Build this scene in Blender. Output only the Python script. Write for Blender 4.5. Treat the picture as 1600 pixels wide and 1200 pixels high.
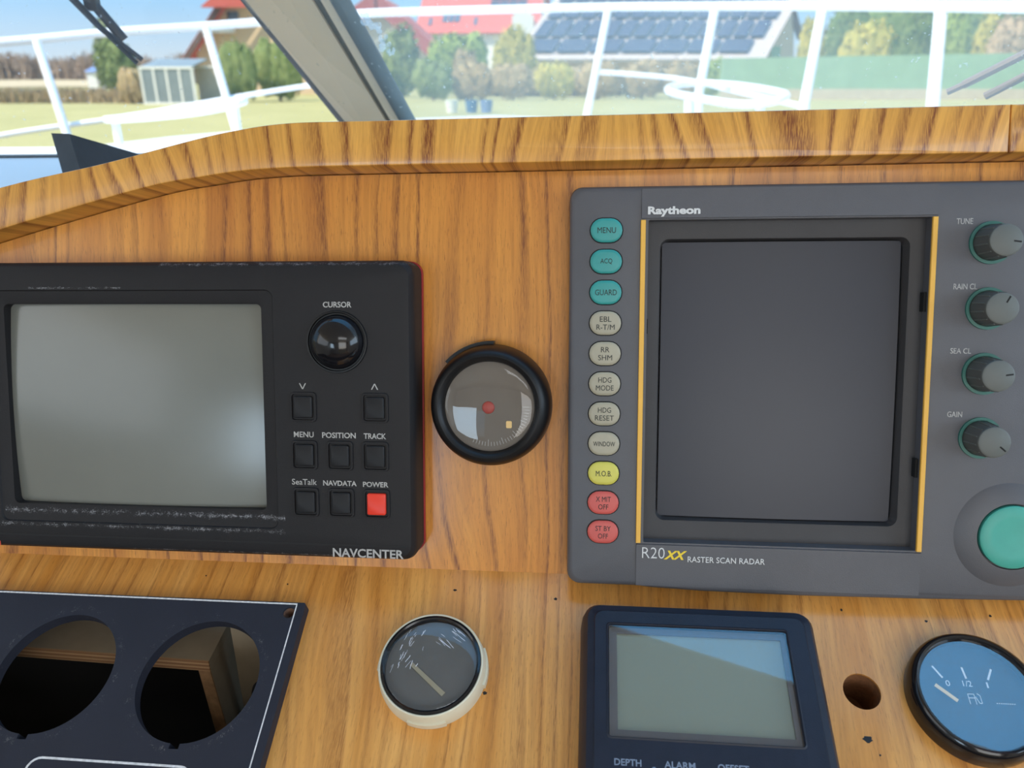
import bpy, bmesh, math, random
from mathutils import Vector, Matrix, noise, geometry
random.seed(7)
sc = bpy.context.scene
for o in list(bpy.data.objects): bpy.data.objects.remove(o)
COL = sc.collection
PI = math.pi

# ------------------------------------------------------------------ camera
F = 1200.0                                   # focal length in pixels of the 1600x1200 frame
PITCH = math.radians(22.2)
CAM = Vector((0, 0, 1.25))
cd = bpy.data.cameras.new('camera'); cam = bpy.data.objects.new('camera', cd); COL.objects.link(cam)
cd.sensor_fit = 'HORIZONTAL'; cd.sensor_width = 36; cd.lens = 36 * F / 1600
cd.clip_start = 0.01; cd.clip_end = 2000
cam.location = CAM; cam.rotation_euler = (PI / 2 - PITCH, 0, 0)
cd.dof.use_dof = True; cd.dof.focus_distance = 0.385; cd.dof.aperture_fstop = 11.5
sc.camera = cam

# ------------------------------------------------------------------ sky, sun, daylight and fill lamps, exposure
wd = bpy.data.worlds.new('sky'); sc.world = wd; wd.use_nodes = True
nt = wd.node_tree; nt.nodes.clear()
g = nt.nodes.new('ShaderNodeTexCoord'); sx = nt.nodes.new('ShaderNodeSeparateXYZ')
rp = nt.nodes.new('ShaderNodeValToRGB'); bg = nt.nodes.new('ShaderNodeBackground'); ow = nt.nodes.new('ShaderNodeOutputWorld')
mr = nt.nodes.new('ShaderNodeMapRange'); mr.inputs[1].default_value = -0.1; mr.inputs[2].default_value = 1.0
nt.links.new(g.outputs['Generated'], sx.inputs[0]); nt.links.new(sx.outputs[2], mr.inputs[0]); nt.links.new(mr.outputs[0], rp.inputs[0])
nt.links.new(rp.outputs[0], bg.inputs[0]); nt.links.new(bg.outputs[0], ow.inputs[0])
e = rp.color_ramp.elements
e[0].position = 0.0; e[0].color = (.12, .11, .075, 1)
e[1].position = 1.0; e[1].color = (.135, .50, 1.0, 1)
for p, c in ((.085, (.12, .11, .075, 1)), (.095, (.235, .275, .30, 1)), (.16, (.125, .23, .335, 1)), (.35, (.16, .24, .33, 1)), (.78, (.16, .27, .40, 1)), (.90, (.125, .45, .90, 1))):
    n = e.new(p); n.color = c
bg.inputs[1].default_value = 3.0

def light(name, kind, loc, rot, energy, col, size=None, size_y=None):
    l = bpy.data.lights.new(name, kind); o = bpy.data.objects.new(name, l); COL.objects.link(o)
    o.location = loc; o.rotation_euler = rot; l.energy = energy; l.color = col
    if kind == 'AREA': l.shape = 'RECTANGLE'; l.size = size; l.size_y = size_y
    return o
sun = light('sun', 'SUN', (0, 0, 30), (math.radians(38), 0, math.radians(-56)), 6.4, (1, .91, .74)); sun.data.angle = .01
# area lamps added to boost daylight at unseen doorway and windows, plus overhead fill
light('door_fill', 'AREA', CAM + Vector((.42, -1.95, .08)), (math.radians(90), 0, 0), 11.5, (1, .95, .88), 1.0, .85)
light('aft_window_daylight', 'AREA', CAM + Vector((-.98, -1.95, -.02)), (math.radians(90), 0, 0), 6.5, (.62, .82, 1), .5, .5)
light('right_window_daylight', 'AREA', CAM + Vector((1.28, -.55, .18)), (0, math.radians(90), 0), 9.5, (.66, .83, 1), .5, 1.3)
light('overhead_fill', 'AREA', CAM + Vector((.2, -.55, .50)), (math.radians(30), 0, 0), 3.6, (.93, .97, 1), .6, .45)  # added overhead lamp; the ceiling has no hatch
light('left_window_daylight', 'AREA', CAM + Vector((-1.28, -.6, .18)), (0, math.radians(-90), 0), 3.2, (1, .93, .84), .5, 1.3)
sc.view_settings.view_transform = 'Standard'; sc.view_settings.look = 'None'
sc.view_settings.gamma = 1; sc.view_settings.use_curve_mapping = False
sc.view_settings.exposure = 0.0

# ------------------------------------------------------------------ frames
WC = Matrix(((1, 0, 0), (0, -math.sin(PITCH), math.cos(PITCH)), (0, -math.cos(PITCH), -math.sin(PITCH))))
def at(px, py, D):
    d = WC @ Vector(((px - 800) / F, (py - 600) / F, 1)); return CAM + d * (D / d.y)
AX = Vector((.99433, -.10206, .02996)); AD = Vector((-.00104, -.29104, -.95671)); AN = Vector((.10636, .95125, -.28949))
OO = CAM + WC @ Vector((-.013333, .097333, .4))
DIH = math.radians(48)
AD2 = math.cos(DIH) * AD - math.sin(DIH) * AN; AN2 = math.cos(DIH) * AN + math.sin(DIH) * AD
def frame(x, up, out):
    return Matrix(((x.x, up.x, out.x, OO.x), (x.y, up.y, out.y, OO.y), (x.z, up.z, out.z, OO.z), (0, 0, 0, 1)))
UP = frame(AX, -AD, -AN)        # dashboard face: x right, y up the face, z towards the helm
LO = frame(AX, -AD2, -AN2)      # sloping lower face

# ------------------------------------------------------------------ materials
def mat(name, col=(.5, .5, .5), rough=.5, metal=0, spec=.5, coat=0):
    m = bpy.data.materials.new(name); m.use_nodes = True; b = m.node_tree.nodes['Principled BSDF']
    b.inputs['Base Color'].default_value = (*col, 1); b.inputs['Roughness'].default_value = rough
    b.inputs['Metallic'].default_value = metal; b.inputs['Specular IOR Level'].default_value = spec
    b.inputs['Coat Weight'].default_value = coat
    return m
class NT:
    def __init__(s, m): s.m = m; s.t = m.node_tree; s.b = s.t.nodes['Principled BSDF']
    def n(s, kind, **kw):
        x = s.t.nodes.new('ShaderNode' + kind)
        for k, v in kw.items(): setattr(x, k, v)
        return x
    def l(s, a, b): s.t.links.new(a, b)
    def math(s, op, a, b=None, c=None):
        x = s.n('Math', operation=op)
        for i, v in enumerate((a, b, c)):
            if v is None: continue
            if isinstance(v, (int, float)): x.inputs[i].default_value = v
            else: s.l(v, x.inputs[i])
        return x.outputs[0]
    def xyz(s):
        tc = s.n('TexCoord'); sp = s.n('SeparateXYZ'); s.l(tc.outputs['Object'], sp.inputs[0]); return sp.outputs
    def comb(s, x, y, z):
        c = s.n('CombineXYZ')
        for i, v in enumerate((x, y, z)):
            if isinstance(v, (int, float)): c.inputs[i].default_value = v
            else: s.l(v, c.inputs[i])
        return c.outputs[0]
    def noise(s, vec, scale, detail=3, rough=.5, dist=0):
        x = s.n('TexNoise'); s.l(vec, x.inputs['Vector']); x.inputs['Scale'].default_value = scale
        x.inputs['Detail'].default_value = detail; x.inputs['Roughness'].default_value = rough; x.inputs['Distortion'].default_value = dist
        return x.outputs[0]
    def ramp(s, fac, stops):
        x = s.n('ValToRGB'); s.l(fac, x.inputs[0]); el = x.color_ramp.elements
        while len(el) < len(stops): el.new(.5)
        for i, (p, c) in enumerate(stops):
            el[i].position = p; el[i].color = (*c, 1) if not isinstance(c, (int, float)) else (c, c, c, 1)
        return x.outputs[0]
    def mix(s, fac, a, b):
        x = s.n('Mix', data_type='RGBA')
        for i, v in ((0, fac), (6, a), (7, b)):
            if isinstance(v, (int, float)): x.inputs[i].default_value = v
            elif isinstance(v, tuple): x.inputs[i].default_value = (*v, 1)
            else: s.l(v, x.inputs[i])
        return x.outputs[2]
    def bump(s, h, strength=.3, dist=.001):
        x = s.n('Bump'); x.inputs['Strength'].default_value = strength; x.inputs['Distance'].default_value = dist
        s.l(h, x.inputs['Height']); s.l(x.outputs[0], s.b.inputs['Normal'])
    def out(s, c): s.l(c, s.b.inputs['Base Color'])

def wood(name, light_c, mid_c, dark_c, seed=0, ring=26, slant=0., line=.8, warp=.012, pore=.5, rough=.32, wide=.17, amt=1.):
    m = mat(name, mid_c, rough, 0, .5, .25); k = NT(m); x, y, z = k.xyz()
    m.node_tree.nodes['Principled BSDF'].inputs['Coat Roughness'].default_value = .12
    wv = k.comb(k.math('MULTIPLY', x, 9), k.math('MULTIPLY_ADD', y, 4, seed), seed)
    w1 = k.math('SUBTRACT', k.noise(wv, 1, 2), .5)
    x2 = k.math('MULTIPLY_ADD', w1, warp * 4, x)
    if slant:
        yy = k.math('SUBTRACT', y, .214)
        sl = k.math('SUBTRACT', k.noise(k.comb(k.math('MULTIPLY', x, 5), seed * 3.1, 0), 1, 1), .5)
        x2 = k.math('ADD', x2, k.math('MULTIPLY', k.math('MULTIPLY', yy, sl), slant))
    v = k.comb(x2, k.math('MULTIPLY', y, .045), seed)
    broad = k.noise(v, 55, 5, .6)
    fine = k.noise(v, 420, 4, .65)
    c = k.mix(k.ramp(broad, ((.36, 0.), (.64, 1.))), mid_c, light_c)
    c = k.mix(k.math('MULTIPLY', k.ramp(fine, ((.42, 0.), (.62, 1.))), .24), c, dark_c)
    # growth rings: sharp late-wood lines of uneven strength
    rv = k.math('MULTIPLY', k.math('ADD', x2, k.math('MULTIPLY', k.noise(k.comb(k.math('MULTIPLY', x2, 30), k.math('MULTIPLY', y, 1.2), seed + 4), 1, 2), .05)), ring * 4)
    fr = k.math('FRACT', rv)
    line_f = k.ramp(fr, ((0., 0.), (1 - 2.6 * wide, .04), (1 - .8 * wide, 1.), (1., 0.)))
    pres = k.ramp(k.noise(k.comb(k.math('MULTIPLY', x2, 40), k.math('MULTIPLY', y, 5), seed + 9), 1, 2), ((.35, 0.15), (.56, 1.)))
    pv = k.noise(k.comb(k.math('MULTIPLY', x, 2600), k.math('MULTIPLY', y, 170), seed), 1, 2, .6)
    por = k.ramp(pv, ((.44, 1.), (.60, .35)))
    lf = k.math('MULTIPLY', k.math('MULTIPLY', line_f, pres), k.math('MULTIPLY', por, line))
    c = k.mix(lf, c, dark_c)
    p2 = k.math('MULTIPLY', k.ramp(pv, ((.30, 1.), (.40, 0.))), pore)
    c = k.mix(p2, c, dark_c)
    k.out(c); k.bump(lf, -.25, .0004)
    return m
M = {}
M['wood_face'] = wood('wood_face', (.78, .335, .052), (.58, .215, .030), (.19, .05, .009), 1.3, 17, 0, .95, .012, .5, .34, .13)
M['wood_ledge'] = wood('wood_ledge', (.84, .42, .088), (.72, .335, .060), (.22, .062, .016), 5.2, 25, 3.0, 1.1, .012, .2, .32, .24)
M['wood_slope'] = wood('wood_slope', (.84, .42, .115), (.68, .285, .054), (.28, .09, .020), 8.6, 20, .4, .7, .008, .45, .34, .13)

def plain(name, col, rough=.5, vary=.12, scale=60, spec=.5, grain=0, metal=0):
    m = mat(name, col, rough, metal, spec); k = NT(m); tc = k.n('TexCoord')
    f = k.noise(tc.outputs['Object'], scale, 4, .6)
    a = tuple(max(0, c * (1 - vary)) for c in col); b = tuple(min(1, c * (1 + vary)) for c in col)
    k.out(k.mix(k.ramp(f, ((.3, 0.), (.7, 1.))), a, b))
    if grain: k.bump(k.noise(tc.outputs['Object'], grain, 2), .25, .0003)
    return m
def scuffed(name, col, dust, rough, bands, amount=.9, grain=1800, base_speck=.12, circles=()):
    """plastic with chipped, dusty wear along given strips (y centre, half width, x0, x1) and rings (x, y, r, width)"""
    m = mat(name, col, rough, 0, .25); k = NT(m); x, y, z = k.xyz()
    v = k.comb(x, y, z)
    fine = k.noise(v, 1500, 4, .8); med = k.noise(v, 260, 5, .75)
    mask = None
    for (yc, hw, x0, x1) in bands:
        d = k.math('DIVIDE', k.math('ABSOLUTE', k.math('SUBTRACT', y, yc)), hw)
        a = k.math('SUBTRACT', 1, d); a = k.math('MAXIMUM', a, 0)
        a = k.math('MULTIPLY', a, k.math('MULTIPLY', k.math('GREATER_THAN', x, x0), k.math('LESS_THAN', x, x1)))
        mask = a if mask is None else k.math('MAXIMUM', mask, a)
    for (cx, cy, r, w) in circles:
        rr = k.math('SQRT', k.math('ADD', k.math('POWER', k.math('SUBTRACT', x, cx), 2), k.math('POWER', k.math('SUBTRACT', y, cy), 2)))
        d = k.math('DIVIDE', k.math('ABSOLUTE', k.math('SUBTRACT', rr, r)), w)
        a = k.math('MAXIMUM', k.math('SUBTRACT', 1, d), 0)
        mask = a if mask is None else k.math('MAXIMUM', mask, a)
    s = k.math('MULTIPLY', k.math('MULTIPLY_ADD', mask, amount, base_speck), k.math('MULTIPLY', fine, med))
    f = k.ramp(s, ((.155, 0.), (.25, 1.)))
    tone = k.noise(v, 45, 3)
    a = tuple(c * .85 for c in col); b = tuple(c * 1.15 for c in col)
    k.out(k.mix(k.math('MULTIPLY', f, .8), k.mix(tone, a, b), dust)); k.bump(k.noise(v, grain, 2), .3, .0003)
    return m
M['plotter_black'] = scuffed('plotter_black', (.016, .015, .0165), (.42, .42, .45), .55,
    [(-.0515, .0055, -.09, .062), (-.0585, .004, -.10, .062), (.0745, .0035, .0, .13), (.063, .002, -.07, -.02), (-.070, .002, -.02, .12)], .55)
M['panel_black'] = scuffed('panel_black', (.024, .0255, .037), (.30, .27, .25), .55, [], .34, 1500, .18,
    [(.0, .0, .032, .011), (.0735, -.0, .032, .011)])
M['sounder_black'] = plain('sounder_black', (.013, .016, .029), .45, .15, 80, .35, 1500)
M['black_rubber'] = plain('black_rubber', (.007, .007, .008), .4, .2, 80, .35)
M['black_gloss'] = plain('black_gloss', (.008, .008, .010), .12, .1, 50)
M['key_black'] = plain('key_black', (.014, .014, .016), .5, .15, 80, .3)
M['groove'] = plain('groove', (.006, .006, .007), .7)
M['radar_grey'] = plain('radar_grey', (.098, .098, .110), .42, .05, 40, .4, 2500)
M['radar_dark'] = plain('radar_dark', (.052, .050, .053), .5, .06, 40, .3, 2500)
M['slot'] = plain('slot', (.004, .004, .004), .8)
M['yellow_strip'] = plain('yellow_strip', (.80, .43, .06), .45, .04)
M['teal'] = plain('teal', (.035, .30, .285), .4, .06, 90)
M['teal_big'] = plain('teal_big', (.055, .36, .29), .42, .05, 90)
M['teal_ring'] = plain('teal_ring', (.02, .135, .11), .4, .06, 90)
M['key_cream'] = plain('key_cream', (.38, .35, .265), .45, .05, 90)
M['key_yellow'] = plain('key_yellow', (.60, .55, .10), .45, .05, 90)
M['key_pink'] = plain('key_pink', (.58, .10, .085), .45, .05, 90)
M['key_red'] = plain('key_red', (.83, .045, .02), .4, .04, 90)
M['knob_grey'] = plain('knob_grey', (.085, .088, .084), .4, .05, 90)
M['knob_cap'] = plain('knob_cap', (.115, .125, .118), .5, .05, 90)
M['hub_red'] = plain('hub_red', (.36, .05, .04), .5, .1); M['ink'] = plain('ink', (.012, .02, .02), .6)
M['print_grey'] = plain('print_grey', (.42, .41, .40), .55, .2, 400)
M['print_white'] = plain('print_white', (.68, .68, .68), .55, .05)
M['print_blue'] = plain('print_blue', (.22, .27, .36), .55, .15, 400)
M['logo_yellow'] = plain('logo_yellow', (.85, .60, .03), .5, .04)
M['logo_red'] = plain('logo_red', (.6, .07, .03), .5, .04)
M['red_gasket'] = plain('red_gasket', (.33, .012, .02), .5, .1)
M['crt_plotter'] = plain('crt_plotter', (.175, .18, .16), .2, .04, 12, .6)
M['crt_radar'] = plain('crt_radar', (.026, .029, .043), .36, .05, 12, .4)
M['lcd'] = plain('lcd', (.20, .235, .19), .4, .03, 20)
M['lcd_frame'] = plain('lcd_frame', (.085, .085, .095), .5, .05)
M['cream'] = plain('cream', (.70, .65, .50), .42, .06, 40)
M['dial_dark'] = plain('dial_dark', (.105, .10, .092), .5, .06, 60)
M['dial_taupe'] = plain('dial_taupe', (.13, .108, .088), .55, .06, 60)
M['dial_sky_tint'] = plain('dial_sky_tint', (.010, .014, .022), .5, .05, 60)  # black dial, tinted blue towards the sky reflected in its glass
M['needle_orange'] = plain('needle_orange', (.82, .55, .22), .5, .04)
M['needle_cream'] = plain('needle_cream', (.30, .26, .175), .5, .04)
M['scratch'] = plain('scratch', (.7, .72, .78), .4, .05)
M['white_line'] = plain('white_line', (.72, .70, .70), .5, .25, 500)
M['gelcoat'] = plain('gelcoat', (.82, .83, .84), .3, .03, 5)
M['rail_white'] = plain('rail_white', (.86, .87, .88), .3, .03, 5)
M['beige_paint'] = plain('beige_paint', (.60, .49, .345), .5, .04, 10)
M['ceiling_vinyl'] = plain('ceiling_vinyl', (.62, .55, .45), .7, .04, 10)
M['shell_white'] = plain('shell_white', (.62, .58, .52), .6, .04, 6)
M['floor_teak'] = plain('floor_teak', (.25, .15, .08), .6, .15, 12)
M['seat_dark'] = plain('seat_dark', (.035, .03, .028), .6, .15, 20)
M['gasket'] = plain('gasket', (.013, .012, .012), .5, .2, 60)
M['bracket'] = plain('bracket', (.022, .022, .026), .5, .3, 60)
M['steel'] = plain('steel', (.20, .155, .135), .4, .08, 30)
M['shade_black'] = plain('shade_black', (.01, .008, .007), .9)  # near-black colour standing in for shade inside box and locker
M['hole_wood'] = plain('hole_wood', (.24, .10, .04), .8, .25, 600)
M['screw_hole'] = plain('screw_hole', (.10, .05, .03), .7, .3, 600); M['ply_face'] = plain('ply_face', (.36, .29, .20), .7, .08, 60)
def ply_mat():
    m = mat('ply_edge', (.4, .25, .12), .7); k = NT(m); x, y, z = k.xyz()
    s = k.math('FRACT', k.math('MULTIPLY', z, 420)); k.out(k.mix(k.ramp(s, ((.4, 0.), (.5, 1.))), (.50, .30, .15), (.30, .15, .07))); return m
M['ply_edge'] = ply_mat(); M['ply_side'] = plain('ply_side', (.34, .19, .09), .8, .3, 150)

def thin_glass(name, ior=1.5, rough=.0, haze=0., tint=(1, 1, 1), hazecol=(.9, .92, .95), hazescale=6, spec_tint=(1, 1, 1)):
    m = bpy.data.materials.new(name); m.use_nodes = True; t = m.node_tree; t.nodes.clear()
    o = t.nodes.new('ShaderNodeOutputMaterial'); tr = t.nodes.new('ShaderNodeBsdfTransparent'); gl = t.nodes.new('ShaderNodeBsdfGlossy')
    mx = t.nodes.new('ShaderNodeMixShader'); ge = t.nodes.new('ShaderNodeNewGeometry'); dt = t.nodes.new('ShaderNodeVectorMath'); dt.operation = 'DOT_PRODUCT'
    t.links.new(ge.outputs['Incoming'], dt.inputs[0]); t.links.new(ge.outputs['Normal'], dt.inputs[1])
    def mth(op, a, b):
        q = t.nodes.new('ShaderNodeMath'); q.operation = op
        for i, v in enumerate((a, b)):
            if isinstance(v, (int, float)): q.inputs[i].default_value = v
            else: t.links.new(v, q.inputs[i])
        return q.outputs[0]
    f0 = ((ior - 1) / (ior + 1)) ** 2                                     # Schlick reflectance, the same from both faces of the sheet
    sch = mth('ADD', mth('MULTIPLY', mth('POWER', mth('SUBTRACT', 1.0, mth('ABSOLUTE', dt.outputs['Value'], 0.0)), 5.0), 1 - f0), f0)
    tr.inputs[0].default_value = (*tint, 1); gl.inputs['Color'].default_value = (*spec_tint, 1); gl.inputs['Roughness'].default_value = rough
    t.links.new(sch, mx.inputs[0]); t.links.new(tr.outputs[0], mx.inputs[1]); t.links.new(gl.outputs[0], mx.inputs[2])
    last = mx
    if haze:
        tl = t.nodes.new('ShaderNodeBsdfTranslucent'); tl.inputs[0].default_value = (*hazecol, 1)
        m2 = t.nodes.new('ShaderNodeMixShader'); tc = t.nodes.new('ShaderNodeTexCoord'); nz = t.nodes.new('ShaderNodeTexNoise')
        nz.inputs['Scale'].default_value = hazescale; nz.inputs['Detail'].default_value = 4
        rm = t.nodes.new('ShaderNodeMapRange'); rm.inputs[1].default_value = .3; rm.inputs[2].default_value = .75
        rm.inputs[3].default_value = haze * .6; rm.inputs[4].default_value = haze * 1.5
        sp = t.nodes.new('ShaderNodeTexNoise'); sp.inputs['Scale'].default_value = 260; sp.inputs['Detail'].default_value = 1
        sr = t.nodes.new('ShaderNodeMapRange'); sr.inputs[1].default_value = .73; sr.inputs[2].default_value = .78; sr.inputs[3].default_value = 0; sr.inputs[4].default_value = .3
        ad = t.nodes.new('ShaderNodeMath'); ad.operation = 'ADD'
        t.links.new(tc.outputs['Object'], nz.inputs[0]); t.links.new(tc.outputs['Object'], sp.inputs[0])
        t.links.new(nz.outputs[0], rm.inputs[0]); t.links.new(sp.outputs[0], sr.inputs[0])
        t.links.new(rm.outputs[0], ad.inputs[0]); t.links.new(sr.outputs[0], ad.inputs[1])
        t.links.new(ad.outputs[0], m2.inputs[0]); t.links.new(mx.outputs[0], m2.inputs[1]); t.links.new(tl.outputs[0], m2.inputs[2]); last = m2
    t.links.new(last.outputs[0], o.inputs[0]); return m
M['gauge_glass'] = thin_glass('gauge_glass', 1.5)
M['coated_glass'] = thin_glass('coated_glass', 2.35)
M['sounder_glass'] = thin_glass('sounder_glass', 1.9)
M['pane_clear'] = thin_glass('pane_clear', 1.3, 0, .02)
M['pane_hazy'] = thin_glass('pane_hazy', 1.3, 0, .13, (1, 1, 1), (1, .96, .82))

# ------------------------------------------------------------------ object helpers
def tag(o, label=None, cat=None, group=None, kind=None):
    if label: o['label'] = label
    if cat: o['category'] = cat
    if group: o['group'] = group
    if kind: o['kind'] = kind
    return o
def finish(name, bm, m, parent=None, matrix=None, smooth=35):
    me = bpy.data.meshes.new(name)
    bmesh.ops.recalc_face_normals(bm, faces=bm.faces)
    ca = math.radians(smooth)
    for f in bm.faces: f.smooth = True
    for e in bm.edges:
        if len(e.link_faces) == 2 and e.calc_face_angle(0) > ca: e.smooth = False
    bm.to_mesh(me); bm.free(); me.materials.append(m if not isinstance(m, str) else M[m])
    o = bpy.data.objects.new(name, me); COL.objects.link(o)
    if parent: o.parent = parent
    if matrix is not None: o.matrix_world = matrix
    return o
def empty(name, matrix, label, cat, group=None):
    o = bpy.data.objects.new(name, None); COL.objects.link(o); o.matrix_world = matrix; o.empty_display_size = .02
    return tag(o, label, cat, group)
class Dev:
    """a device on a dashboard face; shapes are given in millimetres of that face (u right, w up, h out)"""
    def __init__(s, name, fr, u0, w0, label, cat, h0=0):
        s.u0, s.w0, s.h0, s.hs = u0, w0, h0, 1.0
        s.root = empty(name, fr @ Matrix.Translation((u0 / 1000, w0 / 1000, h0 / 1000)), label, cat)
    def add(s, name, bm, m, parent=None, smooth=35):
        for v in bm.verts: v.co = Vector(((v.co.x - s.u0) / 1000, (v.co.y - s.w0) / 1000, (v.co.z - s.h0) * s.hs / 1000))
        return finish(name, bm, m, parent or s.root, None, smooth)
def rr(u0, u1, w0, w1, r=3, n=5):
    if u0 > u1: u0, u1 = u1, u0
    if w0 > w1: w0, w1 = w1, w0
    P = []
    for cx, cy, a in ((u1 - r, w1 - r, 0), (u0 + r, w1 - r, 90), (u0 + r, w0 + r, 180), (u1 - r, w0 + r, 270)):
        for i in range(n + 1):
            t = math.radians(a + 90 * i / n); P.append((cx + r * math.cos(t), cy + r * math.sin(t)))
    return P
def circ(cx, cy, r, n=64): return [(cx + r * math.cos(2 * PI * i / n), cy + r * math.sin(2 * PI * i / n)) for i in range(n)]
def loft(rings, cap0=True, cap1=True, bm=None):
    bm = bm or bmesh.new(); V = []
    for pts, h in rings: V.append([bm.verts.new((p[0], p[1], h if len(p) < 3 else p[2])) for p in pts])
    for a, b in zip(V, V[1:]):
        n = len(a)
        for i in range(n): bm.faces.new((a[i], a[(i + 1) % n], b[(i + 1) % n], b[i]))
    if cap0: bm.faces.new(V[0][::-1])
    if cap1: bm.faces.new(V[-1])
    return bm
def plate(outer, holes, h0, h1, bm=None):
    bm = bm or bmesh.new(); loops = [outer] + holes
    flat = [p for l in loops for p in l]
    tri = geometry.tessellate_polygon([[Vector((p[0], p[1], 0)) for p in l] for l in loops])
    A = [bm.verts.new((p[0], p[1], h1)) for p in flat]; B = [bm.verts.new((p[0], p[1], h0)) for p in flat]
    for t in tri:
        try: bm.faces.new([A[i] for i in t]); bm.faces.new([B[i] for i in t][::-1])
        except ValueError: pass
    o = 0
    for l in loops:
        n = len(l)
        for i in range(n):
            try: bm.faces.new((A[o + i], A[o + (i + 1) % n], B[o + (i + 1) % n], B[o + i]))
            except ValueError: pass
        o += n
    return bm
def dome(cx, cy, r, h0, rise, n=48, k=6):
    rings = [(circ(cx, cy, r * math.cos(PI / 2 * i / k), n), h0 + rise * math.sin(PI / 2 * i / k)) for i in range(k)]
    rings.append((circ(cx, cy, r * .04, n), h0 + rise)); return loft(rings)
def bulge(u0, u1, w0, w1, r, h0, rise, n=5, k=24, skirt=2):
    """curved screen glass"""
    bm = bmesh.new(); V = []
    for i in range(k + 1):
        x = -1 + 2 * i / k
        V.append([bm.verts.new(((u0 + u1) / 2 + (u1 - u0) / 2 * x, (w0 + w1) / 2 + (w1 - w0) / 2 * y, h0 + rise * (1 - .5 * x * x - .5 * y * y))) for y in [-1 + 2 * j / k for j in range(k + 1)]])
    for i in range(k):
        for j in range(k): bm.faces.new((V[i][j], V[i + 1][j], V[i + 1][j + 1], V[i][j + 1]))
    rim = [V[i][0] for i in range(k + 1)] + [V[k][j] for j in range(1, k + 1)] + [V[i][k] for i in range(k - 1, -1, -1)] + [V[0][j] for j in range(k - 1, 0, -1)]
    low_ = [bm.verts.new((v.co.x, v.co.y, h0 - skirt)) for v in rim]
    for i in range(len(rim)): j = (i + 1) % len(rim); bm.faces.new((rim[i], low_[i], low_[j], rim[j]))
    bm.faces.new(low_); return bm
def box(bm, x0, x1, y0, y1, z0, z1):
    return loft([([(x0, y0), (x1, y0), (x1, y1), (x0, y1)], z0), ([(x0, y0), (x1, y0), (x1, y1), (x0, y1)], z1)], bm=bm)
def text_bm(s, u0, u1, w0, w1, h, bold=0., shear=0., thick=.08):
    """lettering fitted into the box u0..u1, w0..w1"""
    c = bpy.data.curves.new('t', 'FONT'); c.body = s; c.size = 10; c.offset = bold; c.shear = shear; c.resolution_u = 3; c.extrude = .0
    o = bpy.data.objects.new('t', c); COL.objects.link(o)
    dg = bpy.context.evaluated_depsgraph_get(); me = bpy.data.meshes.new_from_object(o.evaluated_get(dg))
    bpy.data.objects.remove(o); bpy.data.curves.remove(c)
    bm = bmesh.new(); bm.from_mesh(me); bpy.data.meshes.remove(me)
    xs = [v.co.x for v in bm.verts]; ys = [v.co.y for v in bm.verts]
    ax, bx, ay, by = min(xs), max(xs), min(ys), max(ys)
    for v in bm.verts:
        v.co = Vector((u0 + (v.co.x - ax) / (bx - ax) * (u1 - u0), w0 + (v.co.y - ay) / (by - ay) * (w1 - w0), h))
    r = bmesh.ops.extrude_face_region(bm, geom=list(bm.faces))
    for v in r['geom']:
        if isinstance(v, bmesh.types.BMVert): v.co.z += thick
    return bm
def tube(pts, r, n=10, bm=None, closed=False, r2=None):
    bm = bm or bmesh.new(); P = [Vector(p) for p in pts]; N = len(P); V = []
    for i, p in enumerate(P):
        a = P[(i - 1) % N] if (closed or i > 0) else P[0]; b = P[(i + 1) % N] if (closed or i < N - 1) else P[-1]
        t = (b - a).normalized(); u = t.orthogonal().normalized() if i == 0 else (V_u - t * V_u.dot(t)).normalized()
        V_u = u; w = t.cross(u); q = r if r2 is None else r + (r2 - r) * i / (N - 1)
        V.append([bm.verts.new(p + (u * math.cos(2 * PI * k / n) + w * math.sin(2 * PI * k / n)) * q) for k in range(n)])
    for i in range(N if closed else N - 1):
        a, b = V[i], V[(i + 1) % N]
        for k in range(n): bm.faces.new((a[k], a[(k + 1) % n], b[(k + 1) % n], b[k]))
    if not closed: bm.faces.new(V[0][::-1]); bm.faces.new(V[-1])
    return bm
def spline(P, k=6, closed=False):
    P = [Vector(p) for p in P]; out = []; N = len(P)
    for i in range(N if closed else N - 1):
        if closed: a, b, c, d = P[(i - 1) % N], P[i], P[(i + 1) % N], P[(i + 2) % N]
        else: a, b, c, d = P[max(i - 1, 0)], P[i], P[i + 1], P[min(i + 2, N - 1)]
        for j in range(k):
            t = j / k
            out.append(.5 * ((2 * b) + (c - a) * t + (2 * a - 5 * b + 4 * c - d) * t * t + (3 * b - a - 3 * c + d) * t ** 3))
    if not closed: out.append(P[-1])
    return out
def hexa(bm, P):
    """solid from 8 corners: bottom loop 0-3, top loop 4-7"""
    v = [bm.verts.new(p) for p in P]
    for f in ((3, 2, 1, 0), (4, 5, 6, 7), (0, 1, 5, 4), (1, 2, 6, 5), (2, 3, 7, 6), (3, 0, 4, 7)): bm.faces.new([v[i] for i in f])
    return bm
def slab(bm, P, thick):
    """solid from a planar loop of world points, thickened along its normal"""
    P = [Vector(p) for p in P]; n = geometry.normal(P) * thick
    a = [bm.verts.new(p) for p in P]; b = [bm.verts.new(p + n) for p in P]; k = len(P)
    bm.faces.new(a[::-1]); bm.faces.new(b)
    for i in range(k): bm.faces.new((a[i], a[(i + 1) % k], b[(i + 1) % k], b[i]))
    return bm
def local(bm, origin):
    for v in bm.verts: v.co -= origin
    return bm
def wpart(name, bm, m, root, smooth=35):
    """part built in world coordinates under an unrotated root"""
    return finish(name, local(bm, root.matrix_world.translation), m, root, None, smooth)
def wthing(name, bm, m, origin, label=None, cat=None, group=None, kind=None, smooth=35):
    return tag(finish(name, local(bm, Vector(origin)), m, None, Matrix.Translation(origin), smooth), label, cat, group, kind)

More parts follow.
